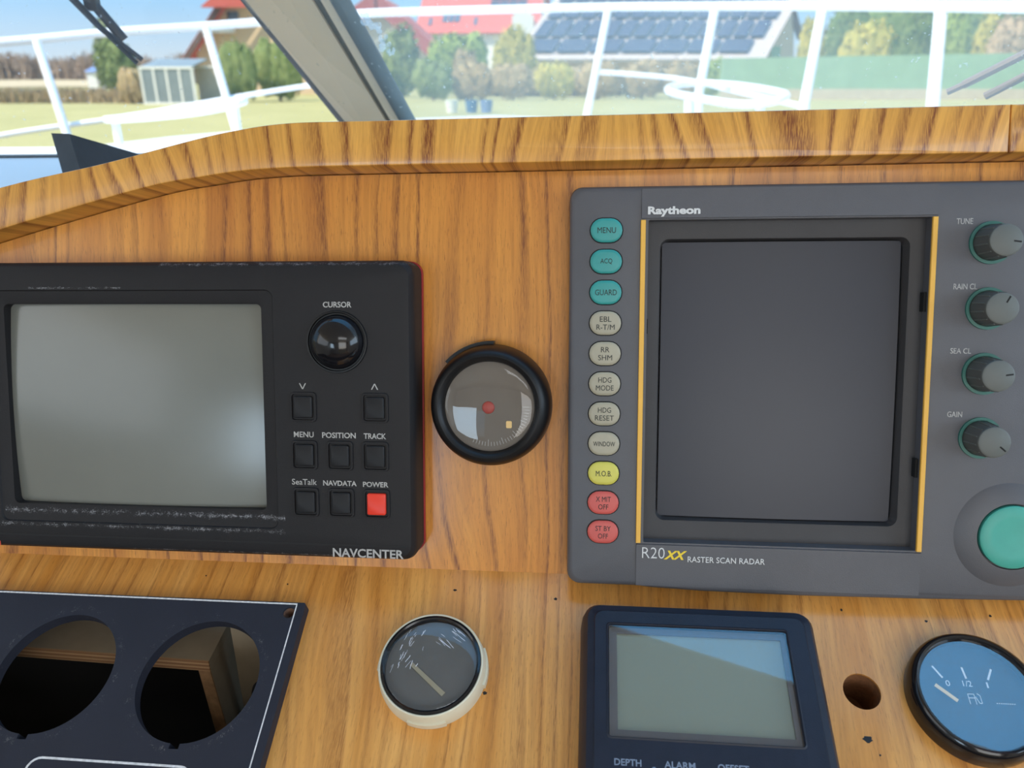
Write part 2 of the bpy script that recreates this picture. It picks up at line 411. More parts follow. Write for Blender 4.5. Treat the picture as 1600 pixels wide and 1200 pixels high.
# ------------------------------------------------------------------ the setting: cabin shell
def cw(x, y, z): return CAM + Vector((x, y, z))
def cbox(name, x0, x1, y0, y1, z0, z1, m):
    bm = box(bmesh.new(), x0, x1, y0, y1, z0, z1)
    for v in bm.verts: v.co += CAM
    return wthing(name, bm, m, cw((x0 + x1) / 2, (y0 + y1) / 2, z0), kind='structure')
HL, HM, HR = cw(-1.31, .419, .45), cw(-.51, .497, .45), cw(1.0, -.07, .45)          # windscreen header line
bm = bmesh.new()
slab(bm, [HL, HM, HR, cw(1.35, -.2, .46), cw(1.35, -2.3, .62), cw(-1.35, -2.3, .62), cw(-1.35, .4, .46)], .04)
wthing('ceiling', bm, 'ceiling_vinyl', cw(0, -1, .5), kind='structure')
cbox('floor', -1.35, 1.35, -2.3, .55, -1.16, -1.1, 'floor_teak')
def side_wall(name, sx):
    bm = bmesh.new(); a, b = (sx * 1.3, sx * 1.35) if sx > 0 else (sx * 1.35, sx * 1.3)
    box(bm, a, b, -2.3, .3, -1.1, -.1); box(bm, a, b, -2.3, -1.4, -.1, .6); box(bm, a, b, -.05, .1, -.1, .46); box(bm, a, b, -1.4, -.05, .40, .5)
    for v in bm.verts: v.co += CAM
    wthing(name, bm, 'shell_white', cw(sx * 1.32, -1, -1.1), kind='structure')
side_wall('wall_left', -1); side_wall('wall_right', 1)
bm = bmesh.new()
box(bm, -1.3, -1.26, -2.3, -2.24, -1.1, .6); box(bm, -.70, -.1, -2.3, -2.24, -1.1, .6); box(bm, .94, 1.3, -2.3, -2.24, -1.1, .6); box(bm, -1.26, -.70, -2.3, -2.24, .25, .6); box(bm, -1.26, -.70, -2.3, -2.24, -1.1, -.3); box(bm, -.1, .94, -2.3, -2.24, .52, .6)
for v in bm.verts: v.co += CAM
wthing('wall_back', bm, 'shell_white', cw(0, -2.27, -1.1), kind='structure')

# windscreen
BL, BM_, BR = cw(-1.1, .66, -.085), cw(-.108, .757, -.085), cw(.95, .36, -.085)
bm = slab(bmesh.new(), [BL, BM_, HM, HL], .006); wthing('window_1', bm, 'pane_clear', BL, kind='structure')
bm = slab(bmesh.new(), [BM_, BR, HR, HM], .006); wthing('window_2', bm, 'pane_hazy', BM_, kind='structure')
# sticky residue on the right pane
def on_plane(px, py, a, b, c, off=0.):
    n = (b - a).cross(c - a).normalized(); d = at(px, py, 1) - CAM
    return CAM + d * (((a - CAM).dot(n) + off) / d.dot(n))
# pillar between the panes, runs up the meeting line
def pil(px0, px1, off0, off1, name, m, root, deep=.03):
    d0, d1 = .735, .69
    P = []
    for px, off in ((px0, off0), (px1, off1)):
        b = at(px[0], 188, d0); t = at(px[1], 0, d1); v = t - b
        P += [(b - v * .75 + Vector((0, -off, 0))), (t + v * 4.2 + Vector((0, -off, 0)))]
    bk = Vector((0, deep, deep / 3)); b0, t0, b1, t1 = P
    return wpart(name, hexa(bmesh.new(), [b0, b1, b1 + bk, b0 + bk, t0, t1, t1 + bk, t0 + bk]), m, root, 20)
pr = bpy.data.objects.new('trim_1', None); COL.objects.link(pr); pr.location = BM_; pr['kind'] = 'structure'
bpy.context.view_layer.update()
pil((527, 376), (541, 388), -.002, .004, 'gasket', 'gasket', pr)
pil((540, 386), (606, 492), .006, .012, 'pillar_face', 'beige_paint', pr)
pil((604, 490), (616, 508), .008, .006, 'pillar_groove', 'gasket', pr)
pil((614, 505), (629, 522), .013, .013, 'pillar_bead', 'beige_paint', pr)
pil((628, 520), (651, 549), .016, .011, 'gasket', 'gasket', pr, .004)
# sill under the windscreen with its black rubber
bm = bmesh.new()
for a, b in ((BL, BM_), (BM_, BR)):
    n = (b - a).cross(Vector((0, 0, 1))).normalized()
    if n.y > 0: n = -n
    hexa(bm, [a + n * .012, b + n * .012, b + Vector((0, .02, 0)), a + Vector((0, .02, 0)), a + n * .012 + Vector((0, 0, .014)), b + n * .012 + Vector((0, 0, .014)), b + Vector((0, .02, .014)), a + Vector((0, .02, .014))])
wthing('trim_2', bm, 'gasket', BM_, kind='structure')
bm = bmesh.new(); zz = -.088
slab(bm, [cw(-1.2, .7, zz), cw(-1.2, .42, zz - .02), cw(-.4, .455, zz - .02), cw(.0, .42, zz - .02), cw(1.0, .30, zz - .02), cw(1.0, .36, zz), BM_ + Vector((0, .05, -.003)), ], .02)
wthing('trim_3', bm, 'gelcoat', cw(0, .5, zz), kind='structure')

# ------------------------------------------------------------------ dashboard
dash = empty('dashboard', UP, 'varnished wooden helm dashboard with curved top ledge and sloping lower face', 'dashboard')
def dpart(name, bm, m, fr=None, smooth=35):
    for v in bm.verts: v.co /= 1000
    o = finish(name, bm, m, dash, None, smooth)
    if fr is not None: o.matrix_parent_inverse = Matrix.Identity(4); o.matrix_basis = UP.inverted() @ fr
    return o
bot = [(-335, 151.2), (-263, 171), (-225, 181.1), (-167.7, 195.2), (-140, 199.6), (-119, 202.2), (-100, 203.3), (-84, 203.6), (-40, 203.7), (120, 203.8), (335, 204.2)]
top = [(-335, 174.5), (-245, 196.8), (-189, 207.6), (-138.6, 218.6), (-118, 222.2), (-105, 223.9), (-92, 224.8), (-78, 225), (-30, 224.9), (120, 224.8), (335, 224.7)]
def curve2(P, k=6): return [(q.x, q.y) for q in spline([(p[0], p[1], 0) for p in P], k)]
cb, ct = curve2(bot), curve2(top)
face = [(-335, -1), (335, -1)] + [(p[0], p[1] - .55) for p in cb[::-1]]
dpart('upper_panel', plate(face, [], -14, 0), 'wood_face')
def inset(outline, d):
    n = len(outline); O = []
    for i in range(n):
        a, b, c = Vector(outline[i - 1]), Vector(outline[i]), Vector(outline[(i + 1) % n])
        t = (b - a).normalized() + (c - b).normalized(); t.normalize(); O.append((b.x - t.y * d, b.y + t.x * d))
    return O
JX = 234.3
def ledge(x0, x1):
    B = [p for p in cb if x0 < p[0] < x1]; T = [p for p in ct if x0 < p[0] < x1]
    def ip(C, x):
        for a, b in zip(C, C[1:]):
            if a[0] <= x <= b[0]: s = (x - a[0]) / (b[0] - a[0]); return (x, a[1] + (b[1] - a[1]) * s)
        return (x, C[0][1] if x < C[0][0] else C[-1][1])
    o = [ip(cb, x0)] + B + [ip(cb, x1), ip(ct, x1)] + T[::-1] + [ip(ct, x0)]
    return loft([(o, -12), (o, 18.9), (inset(o, .35), 19.7), (inset(o, 1.), 20)])
dpart('top_ledge', ledge(-334, JX - .12), 'wood_ledge')
dpart('top_ledge', ledge(JX + .12, 334), 'wood_ledge')
HB = (176, -53.2, 8.1)
low = plate([(-335, 0), (-335, -160), (335, -160), (335, 0)], [rr(-262, -98, -101, -28, 6)[::-1], circ(HB[0], HB[1], HB[2], 32)[::-1]], -12, 0)
dpart('lower_panel', low, 'wood_slope', LO)
bm = loft([(circ(HB[0], HB[1], HB[2] + .01, 32), -.4), (circ(HB[0], HB[1], HB[2] - .15, 32), -12), (circ(HB[0], HB[1], HB[2] - .3, 32), -26)], False, True)
dpart('drilled_hole', bm, 'hole_wood', LO)
for (u, v, r, s) in ((173.9, 73.9, 1.9, .75), (-15, 11.6, .95, .6), (36.6, 14.3, .8, .9), (177.6, 80.2, .4, 1), (175, 14, .5, 1.4), (5.8, 63, 1.0, .8), (-104, 12, .4, 1), (-150, 9, .4, 1), (213, 18, .7, .8), (243, 14, .6, 1)):
    loft([([(u + r * (1 + .25 * math.sin(5 * a + u)) * math.cos(a), -v + r * s * (1 + .2 * math.cos(3 * a + v)) * math.sin(a)) for a in [2 * PI * i / 14 for i in range(14)]], h) for h in (.0, .12)], bm=(bm := bmesh.new()))
    dpart('black_fleck', bm, 'gasket', LO)

# ------------------------------------------------------------------ chart plotter (left)
D = Dev('chart_plotter', UP, -160, 83, 'black chart plotter with wide grey screen, trackball and red power key', 'chart plotter')
OL = (-288, -32, 11, 159)
def outl(d, r=6): return rr(OL[0] + d, OL[1] - d, OL[2] + d, OL[3] - d, r)
IN = (-245.5, -108.5, 34.8, 138)
FRM = (-251.5, -101.6, 25.8, 145)
bm = loft([(outl(0), 3), (outl(0), 18), (outl(.6), 21), (outl(2.2), 23.2), (outl(4.5, 5), 24),
           (rr(*FRM, 4), 24), (rr(FRM[0] + .5, FRM[1] - .5, FRM[2] + .5, FRM[3] - .5, 3.6), 23.2), (rr(IN[0] - 1.5, IN[1] + 1.5, IN[2] - 1.5, IN[3] + 1.5, 3.4), 22.2),
           (rr(*IN, 2.6), 21.6), (rr(*IN, 2.6), 16)], True, True)
case = D.add('case', bm, 'plotter_black', smooth=25)
D.add('red_gasket', loft([(outl(-.5, 6.3), 1.6), (outl(-.5, 6.3), 4.2)]), 'red_gasket')
D.add('base_flange', loft([(outl(.6), 0), (outl(.6), 1.6)]), 'black_rubber')
D.add('screen', bulge(-246.2, -108.6, 34.6, 138, 3, 16.3, 5), 'crt_plotter')
bm = bmesh.new()
for (a, b, c, d) in ((-288, -36.5, 18.4, 19.1),): box(bm, a, b, c, d, 23.9, 24.06)
D.add('groove_line', bm, 'groove')
# trackball
D.add('trackball_collar', loft([(circ(-69.5, 119.7, 15.3), 23.9), (circ(-69.5, 119.7, 15.0), 24.9), (circ(-69.5, 119.7, 14.3), 25), (circ(-69.5, 119.7, 13.9), 24.2)], False, True), 'black_rubber')
D.add('trackball', dome(-69.5, 119.7, 13.4, 23.6, 9.5), 'black_gloss')
def plotter_text(s, a, b, c, d, bold=.2, m='print_grey', h=24.03): D.add('lettering', text_bm(s, a, b, c, d, h, bold), m)
plotter_text('CURSOR', -76.2, -62, 136.3, 139.1)
plotter_text('MENU', -92.4, -82.3, 72.6, 75.4, .1); plotter_text('POSITION', -78, -61, 72.5, 75.3); plotter_text('TRACK', -57, -45.8, 72.4, 75.2)
plotter_text('SeaTalk', -94, -81.2, 48.8, 51.7, .05); plotter_text('NAVDATA', -78, -61.0, 48.7, 51.3); plotter_text('POWER', -57.8, -45, 48.5, 51.1)
plotter_text('NAVCENTER', -73.8, -37.8, 12.7, 17.2, .22)
plotter_text('m', -255.6, -252.9, 12.4, 15.2, .15, 'logo_red')
for cx, s in ((-87.4, -1), (-51.2, 1)):
    bm = bmesh.new()
    for sx in (-1, 1):
        t0, t1 = (cx + sx * 1.5, 98 - s * 1.4), (cx, 98 + s * 1.5)
        dx = .28; slab(bm, [(t0[0] - dx, t0[1], 24.02), (t0[0] + dx, t0[1], 24.02), (t1[0] + dx, t1[1], 24.02), (t1[0] - dx, t1[1], 24.02)][::sx], .06)
    D.add('arrow_mark', bm, 'print_grey')
def pkey(cx, cy, m):
    rim = D.add('key_rim', loft([(rr(cx - 6.7, cx + 6.7, cy - 7.4, cy + 7.4, 1.9), 23.9), (rr(cx - 6.5, cx + 6.5, cy - 7.2, cy + 7.2, 1.8), 24.9), (rr(cx - 5.7, cx + 5.7, cy - 6.4, cy + 6.4, 1.3), 25), (rr(cx - 5.4, cx + 5.4, cy - 6.1, cy + 6.1, 1.2), 23.6)], True, True), 'plotter_black')
    D.add('key', loft([(rr(cx - 4.7, cx + 4.7, cy - 5.4, cy + 5.4, .9), 23.6), (rr(cx - 4.6, cx + 4.6, cy - 5.3, cy + 5.3, .9), 25.3), (rr(cx - 4.1, cx + 4.1, cy - 4.8, cy + 4.8, .7), 25.7)]), m, rim)
for (x, y) in ((-87.1, 87.7), (-51, 87.7), (-87, 63.8), (-69, 63.8), (-51.1, 63.8), (-86.8, 40.2), (-68.8, 40.2)): pkey(x, y, 'key_black')
pkey(-50.8, 40.2, 'key_red')

# ------------------------------------------------------------------ round gauge on the face
D = Dev('round_gauge', UP, 3.8, 87.8, 'round black-rimmed gauge with domed glass between plotter and radar', 'gauge')
cx, cy = 3.8, 88
prof = [(30, 0), (30.4, 5), (30.2, 9), (29.4, 14), (28.2, 17.6), (26.6, 19.6), (25, 20.2), (23.4, 19.4), (22.6, 18), (22.3, 14)]
D.add('bezel', loft([(circ(cx, cy, r, 96), h) for r, h in prof], True, True), 'black_rubber')
D.add('dial', loft([(circ(cx, cy, 22.2), 14), (circ(cx, cy, 22.2), 14.6)]), 'dial_taupe')
D.add('hub', dome(cx - .6, cy - .5, 3.1, 14.6, 1.2), 'hub_red')
bm = bmesh.new()
for i in range(26):
    a = math.radians(-115 + i * 4.6); c, s = math.cos(a), math.sin(a); r0, r1 = (16.4 if i % 5 == 0 else 17.6), 19.6; w = .12
    slab(bm, [(cx + c * r0 - s * w, cy + s * r0 + c * w, 14.7), (cx + c * r0 + s * w, cy + s * r0 - c * w, 14.7), (cx + c * r1 + s * w, cy + s * r1 - c * w, 14.7), (cx + c * r1 - s * w, cy + s * r1 + c * w, 14.7)], .1)
D.add('scale_marks', bm, 'print_grey')
bm = loft([(rr(cx + 8.2, cx + 11, cy - 10.5, cy - 7, .6), 14.6), (rr(cx + 8.2, cx + 11, cy - 10.5, cy - 7, .6), 15)]); D.add('orange_mark', bm, 'needle_orange')
D.add('glass', loft([(circ(cx, cy, 22.4 * math.cos(t), 64), 17.4 + 1.6 * math.sin(t)) for t in [i * PI / 2 / 7 for i in range(7)]] + [(circ(cx, cy, .8, 64), 19)], False, True), 'gauge_glass')
bm = bmesh.new(); A = [math.radians(88 + i * 5.5) for i in range(10)]
o = [(cx + 31.9 * math.cos(a), cy + 31.9 * math.sin(a)) for a in A] + [(cx + 29 * math.cos(a), cy + 29 * math.sin(a)) for a in A[::-1]]
D.add('rubber_flap', loft([(o, 1), (o, 7)], bm=bm), 'black_rubber')

# ------------------------------------------------------------------ radar display (right)
D = Dev('radar_display', UP, 164, 97, 'grey radar display with dark upright screen, coloured oval keys and yellow strips', 'radar display')
RO = (42.3, 288, .2, 193.2)
def ro(d, r=6): return rr(RO[0] + d, RO[1] - d, RO[2] + d, RO[3] - d, r)
HOLE = (79.2, 205.6, 22.8, 177.2); RIN = (85.3, 199.2, 32.2, 168.9)
bm = loft([(ro(.8), 0), (ro(0), 2), (ro(0), 12.5), (ro(.5), 14.6), (ro(1.6), 15.6), (ro(3, 5), 16), (rr(*HOLE, .8), 16), (rr(HOLE[0] + .2, HOLE[1] - .2, HOLE[2] + .2, HOLE[3] - .2, .8), 9.6)], True, False)
D.add('case', bm, 'radar_grey')
h1 = .2
bm = loft([(rr(HOLE[0], HOLE[1], HOLE[2], HOLE[3], .8), 10.0), (rr(RIN[0] - 1, RIN[1] + 1, RIN[2] - 1, RIN[3] + 1, 4.6), 9.3), (rr(*RIN, 4.2), 9.0), (rr(RIN[0] + .8, RIN[1] - 1.5, RIN[2] + .8, RIN[3] - .8, 4), 4), (rr(RIN[0] + .8, RIN[1] - .8, RIN[2] + .8, RIN[3] - .8, 4), 2)], False, True)
fr = D.add('screen_surround', bm, 'radar_dark')
D.add('screen', bulge(86.6, 196.8, 33.4, 167.6, 5, 4.4, 2.6, k=10), 'crt_radar')
for u in (76.8, 206.6):
    D.add('yellow_strip', loft([(rr(u - 1.15, u + 1.15, 22.6, 177.2, .2), 15.9), (rr(u - 1.15, u + 1.15, 22.6, 177.2, .2), 17), (rr(u - .9, u + .9, 22.8, 177, .2), 17.3)]), 'yellow_strip')
# slightly swelling bands above and below the screen
for (w0, w1, ha, hb) in ((177.9, 191.5, 17.2, 16.1), (1.2, 21.9, 16.1, 17.0)):
    bm = loft([([(76, w0), (207.8, w0), (207.8, w1), (76, w1)], 15.5)], False, False)
    bm = hexa(bmesh.new(), [(76, w0, 15.6), (207.8, w0, 15.6), (207.8, w1, 15.6), (76, w1, 15.6), (76, w0, ha), (207.8, w0, ha), (207.8, w1, hb), (76, w1, hb)])
    D.add('raised_band', bm, 'radar_grey')
lip = [(76.5, 3), (76.5, .5), (80, -.1), (84, -.5), (110, -1.4), (154, -1.8), (210, -1.1), (262, .15), (262, 3)]
bm = loft([(lip, 1.5), (lip, 13.4), ([(p[0], p[1] + (.6 if p[1] < 2 else 0)) for p in lip], 14.8), ([(p[0], p[1] + (1.6 if p[1] < 2 else 0)) for p in lip], 15.5)])
D.add('lower_lip', bm, 'radar_grey')
for w in (139, 61.7):
    D.add('clip_slot', box(bmesh.new(), 204.2, 205.5, w - 4.4, w + 4.4, 10.2, 14.2), 'slot')
D.add('clip_slot', box(bmesh.new(), 79.3, 79.75, 124, 131, 10.2, 14.6), 'slot')
keys = [('MENU', '', 'teal'), ('ACQ', '', 'teal'), ('GUARD', '', 'teal'), ('EBL', 'R-T/M', 'key_cream'), ('RR', 'SHM', 'key_cream'), ('HDG', 'MODE', 'key_cream'), ('HDG', 'RESET', 'key_cream'),
        ('WINDOW', '', 'key_cream'), ('M.O.B.', '', 'key_yellow'), ('X MIT', 'OFF', 'key_pink'), ('ST BY', 'OFF', 'key_pink')]
KW = {'MENU': 8.6, 'ACQ': 5.6, 'GUARD': 10.2, 'EBL': 5.4, 'R-T/M': 8.6, 'RR': 4, 'SHM': 6.6, 'HDG': 6.2, 'MODE': 8.4, 'RESET': 9, 'WINDOW': 10.4, 'M.O.B.': 7.6, 'X MIT': 7.2, 'OFF': 4.8, 'ST BY': 7.4}
for i, (a, b, m) in enumerate(keys):
    w = 172.5 - i * 14.5; u = 59.7
    rim = D.add('key_rim', loft([(rr(u - 7.9, u + 7.9, w - 6.05, w + 6.05, 5.9), 15.9), (rr(u - 7.9, u + 7.9, w - 6.05, w + 6.05, 5.9), 16.15)]), 'slot')
    kt = D.add('key', loft([(rr(u - 7.45, u + 7.45, w - 5.6, w + 5.6, 5.5), 16.1), (rr(u - 7.4, u + 7.4, w - 5.55, w + 5.55, 5.45), 16.9), (rr(u - 6.9, u + 6.9, w - 5.05, w + 5.05, 5), 17.35), (rr(u - 5.9, u + 5.9, w - 4.1, w + 4.1, 4.05), 17.5)]), m, rim)
    def kt_text(s, wc, hh): D.add('lettering', text_bm(s, u - KW[s] / 2 + .1, u + KW[s] / 2 + .1, wc - hh / 2, wc + hh / 2, 17.52, .0), 'ink', kt)
    if b: kt_text(a, w + 1.9, 2.5); kt_text(b, w - 1.9, 2.5)
    else: kt_text(a, w, 2.7 if a != 'WINDOW' else 2.3)
for i, (s, u0, u1, w0, w1, ang) in enumerate((('TUNE', 215.9, 222.9, 173.7, 176.3, -8), ('RAIN CL', 216.1, 226.2, 144.6, 147.2, 62), ('SEA CL', 216.2, 225.1, 115.5, 118, 8), ('GAIN', 216.3, 222.8, 86.3, 88.9, -40))):
    D.add('lettering', text_bm(s, u0, u1, w0, w1, 16.03, .04), 'print_grey')
    cu, cw_ = 231.1, (165.4, 136, 106.4, 76.9)[i]
    D.add('knob_ring', loft([(circ(cu, cw_, 9.6, 48), 15.9), (circ(cu, cw_, 9.5, 48), 16.9), (circ(cu, cw_, 8.2, 48), 17), (circ(cu, cw_, 8.0, 48), 16.2)], False, True), 'teal_ring')
    kb = D.add('knob', loft([(circ(cu, cw_, 7.9, 48), 16.2), (circ(cu, cw_, 7.7, 48), 18), (circ(cu, cw_, 7.0, 48), 28.5)], True, True), 'knob_grey')
    bm = bmesh.new()
    for j in range(12):
        a = 2 * PI * j / 12 + .2; c, s_ = math.cos(a), math.sin(a)
        tube([(cu + c * 7.75, cw_ + s_ * 7.75, 17.5), (cu + c * 7.05, cw_ + s_ * 7.05, 27.6)], .38, 6, bm)
    D.add('grip_rib', bm, 'knob_cap', kb)  # lighter cap grey paints the highlights along the ribs
    D.add('knob_cap', loft([(circ(cu, cw_, 7.0, 48), 28.4), (circ(cu, cw_, 6.8, 48), 29.2), (circ(cu, cw_, 6.0, 48), 29.6)]), 'knob_cap', kb)
    a = math.radians(ang); c, s_ = math.cos(a), math.sin(a); w = .35
    D.add('pointer_line', slab(bmesh.new(), [(cu + c * 2.8 + s_ * w, cw_ + s_ * 2.8 - c * w, 29.55), (cu + c * 6 + s_ * w, cw_ + s_ * 6 - c * w, 29.55), (cu + c * 6 - s_ * w, cw_ + s_ * 6 + c * w, 29.55), (cu + c * 2.8 - s_ * w, cw_ + s_ * 2.8 + c * w, 29.55)], .1), 'slot', kb)
cu, cw_ = 246.3, 31.7
D.add('button_boss', loft([(circ(cu, cw_, 24.6, 72), 15.9), (circ(cu, cw_, 23, 72), 16.8), (circ(cu, cw_, 16, 72), 19.2), (circ(cu, cw_, 15.5, 72), 19.2), (circ(cu, cw_, 15.4, 72), 17)], False, True), 'radar_grey', smooth=50)
D.add('round_button', loft([(circ(cu, cw_, 14.7, 64), 17), (circ(cu, cw_, 14.6, 64), 20), (circ(cu, cw_, 13.8, 64), 20.6), (circ(cu, cw_, 9, 64), 20.2), (circ(cu, cw_, 2, 64), 19.9)]), 'teal_big', smooth=50)
bh = 17.22
D.add('lettering', text_bm('Raytheon', 78.8, 102.8, 178.5, 183.2, bh - .05, .42, 0, .12), 'print_white')
D.add('lettering', text_bm('R20', 78.8, 89.6, 15.2, 20.6, bh - .5, -.12, 0, .3), 'print_white')
D.add('lettering', text_bm('XX', 89.2, 100.2, 14.9, 19.3, bh - .5, .35, .35, .3), 'logo_yellow')
D.add('lettering', text_bm('RASTER SCAN RADAR', 100.6, 136.8, 13.9, 16.7, bh - .5, .0, 0, .3), 'print_white')

# ------------------------------------------------------------------ instrument panel with two empty holes (lower left)
D = Dev('instrument_panel', LO, -204.5, -66, 'black instrument panel with two empty round openings and white border line', 'instrument panel')
H1, H2 = (-204.5, -66), (-131, -66)
def notch(c, r=29.2, n=72):
    P = []
    for i in range(n):
        a = -PI / 2 + 2 * PI * (i + .5) / n; P.append((c[0] + r * math.cos(a), c[1] + r * math.sin(a)))
    w = 2.3; y = c[1] - r
    P = [p for p in P if not (abs(p[0] - c[0]) < w and p[1] < c[1])]
    return [(c[0] + w, y + .1)] + P + [(c[0] - w, y + .1), (c[0] - w, y - 2.2), (c[0] + w, y - 2.2)]
pl = plate(rr(-318, -88.8, -140, -25, 1.2), [notch(H1)[::-1], notch(H2)[::-1], circ(-96.3, -30.6, 2.9, 24)[::-1]], 0, 6)
D.add('plate', pl, 'panel_black')
bm = bmesh.new()
box(bm, -318, -93.1, -26.3, -25.5, 5.95, 6.08); box(bm, -93.6, -93.0, -140, -26.3, 5.95, 6.08)
D.add('border_line', bm, 'white_line')
def ring_plate(a, b): return plate(a, [b[::-1]], 5.95, 6.08)
D.add('border_line', ring_plate(rr(-196, -118.5, -150 + 12, -104.0, 6), rr(-195, -119.5, -137, -105.0, 5)), 'white_line')
D.add('screw_hole', loft([(circ(-96.3, -30.6, 2.9, 24), 5.0), (circ(-96.3, -30.6, 1.3, 24), 2.6), (circ(-96.3, -30.6, 1.0, 24), 1)], False, True), 'screw_hole')

# plywood box and inner boards seen through the openings
def lop(px, py, h):
    d = at(px, py, 1) - CAM; n = -AN2; P0 = OO + n * h
    return CAM + d * ((P0 - CAM).dot(n) / d.dot(n))
P = lop(326, 1033, -.030)
fx = Vector((AX.x, AX.y, 0)).normalized(); fy = Vector((-fx.y, fx.x, 0)); fz = Vector((0, 0, 1))
bx_m = Matrix(((fx.x, fy.x, 0, P.x), (fx.y, fy.y, 0, P.y), (0, 0, 1, P.z), (0, 0, 0, 1)))
broot = empty('plywood_box', bx_m, 'open plywood box behind the empty instrument openings', 'box')
finish('top_board', hexa(bmesh.new(), [(-.26, .0004, -.0065), (0, .0004, -.0065), (-.005, .05, -.0065), (-.26, .05, -.0065), (-.26, .0004, 0), (0, .0004, 0), (-.005, .05, 0), (-.26, .05, 0)]), 'ply_face', broot)
finish('top_edge', box(bmesh.new(), -.26, .0, -.0004, .0004, -.0065, 0), 'ply_edge', broot)
bm = hexa(bmesh.new(), [(-.003, .0005, -.055), (.004, .0005, -.055), (-.001, .05, -.055), (-.007, .05, -.055), (-.0065, .0005, -.0066), (0, .0005, -.0066), (-.005, .05, -.0066), (-.010, .05, -.0066)])
finish('side_board', bm, 'ply_face', broot)
bm = hexa(bmesh.new(), [(-.003, -.0004, -.055), (.004, -.0004, -.055), (.004, .0004, -.055), (-.003, .0004, -.055), (-.0065, -.0004, -.0066), (0, -.0004, -.0066), (0, .0004, -.0066), (-.0065, .0004, -.0066)])
finish('side_edge', bm, 'ply_side', broot)
finish('back_board', box(bmesh.new(), -.26, .0, .05, .056, -.14, 0), 'shade_black', broot)  # shade inside the plywood box put into the board colour
finish('bottom_board', box(bmesh.new(), -.26, .0, .0, .05, -.14, -.13), 'shade_black', broot)
bm = box(bmesh.new(), .006, .020, .016, .020, -.09, .03)
o = finish('inner_board', bm, 'ply_face', None, bx_m); tag(o, 'pale upright board right of the plywood box inside the right opening', 'board')
bm = dome(0, 0, .009, 0, .008, 24, 5); o = finish('cable_plug', bm, 'black_rubber', None, Matrix.Translation(bx_m @ Vector((.031, .0, -.018))) @ Matrix.Rotation(PI / 2, 4, 'X'))
tag(o, 'black plug end at the right edge of the right opening', 'plug')
bm = hexa(bmesh.new(), [(-.04, -.1, -.16), (.1, -.1, -.16), (.1, .2, -.16), (-.04, .2, -.16), (-.04, -.1, -.155), (.1, -.1, -.155), (.1, .2, -.155), (-.04, .2, -.155)])
# unseen locker under the dashboard, its shade painted near black
bm = bmesh.new(); z0 = -.55
box(bm, -.42, .42, .10, .12, z0, -.30); box(bm, -.42, .42, .45, .47, z0, -.13); box(bm, -.42, .42, .1, .47, z0 - .02, z0)
box(bm, -.44, -.42, .1, .47, z0, -.30); box(bm, .42, .44, .1, .47, z0, -.30)
for v in bm.verts: v.co += CAM
wthing('trim_4', bm, 'shade_black', cw(0, .3, z0), kind='structure')

# ------------------------------------------------------------------ cracked round gauge with cream ring
D = Dev('log_gauge', LO, -19.7, -54.3, 'round cream-ringed gauge with scratched dark glass on the sloping lower face', 'gauge')
cx, cy = -19.7, -54.3; D.hs = .63
D.add('ring', loft([(circ(cx, cy, r, 96), h) for r, h in ((25.6, 0), (25.6, 6), (24.9, 14), (24.5, 15.6), (24, 16), (23.6, 15.6), (23.4, 10))], True, True), 'cream')
for a0, a1 in ((-15, 25), (-108, -68), (150, 185)):
    A = [math.radians(a0 + (a1 - a0) * i / 8) for i in range(9)]
    o = [(cx + 26.4 * math.cos(a), cy + 26.4 * math.sin(a)) for a in A] + [(cx + 25 * math.cos(a), cy + 25 * math.sin(a)) for a in A[::-1]]
    D.add('tab', loft([(o, .5), (o, 7)]), 'cream')
D.add('inner_ring', loft([(circ(cx, cy, 23.5, 72), 13), (circ(cx, cy, 23.4, 72), 16.2), (circ(cx, cy, 22.4, 72), 16.8), (circ(cx, cy, 21.6, 72), 16), (circ(cx, cy, 21.5, 72), 11)], False, True), 'black_gloss')
D.add('dial', loft([(circ(cx, cy, 21.6), 11), (circ(cx, cy, 21.6), 11.5)]), 'dial_dark')
nd = [(-30, -54.6), (-28.8, -53.3), (-11.4, -66.6), (-12.8, -68.4)]
D.add('needle', loft([(nd, 11.6), (nd, 12.2)]), 'needle_cream')
D.add('glass', loft([(circ(cx, cy, 21.9 * math.cos(t), 64), 15.8 + 2.6 * math.sin(t)) for t in [i * PI / 2 / 8 for i in range(8)]] + [(circ(cx, cy, .6, 64), 18.4)], False, True), 'gauge_glass')
bm = bmesh.new(); R = random.Random(3)
def gh(u, w): q = min(.999, math.hypot(u - cx, w - cy) / 21.9); return 15.8 + 2.6 * math.sqrt(1 - q * q) + .02
for i in range(46):
    if i < 30: u, w, a, L = cx - 9 + R.uniform(-8.5, 5), cy + 9 + R.uniform(-12, 8), math.radians(-108 + R.uniform(-14, 14)), R.uniform(1, 4.2)
    else: u, w, a, L = cx + 7 + R.uniform(-7, 6), cy + 14 + R.uniform(-5, 4), math.radians(-38 + R.uniform(-10, 10)), R.uniform(2, 7)
    t = R.uniform(.05, .14); pts = []
    for j in range(4):
        s = j / 3; jx = R.uniform(-.15, .15); x_, y_ = u + math.cos(a) * L * s + jx, w + math.sin(a) * L * s
        pts.append((x_, y_))
    if any(math.hypot(p[0] - cx, p[1] - cy) > 20.8 for p in pts): continue
    for p, q in zip(pts, pts[1:]):
        nx, ny = -math.sin(a) * t, math.cos(a) * t
        vs = [bm.verts.new((X_, Y_, gh(X_, Y_))) for X_, Y_ in ((p[0] - nx, p[1] - ny), (q[0] - nx, q[1] - ny), (q[0] + nx, q[1] + ny), (p[0] + nx, p[1] + ny))]
        bm.faces.new(vs)
D.add('scratches', bm, 'scratch')

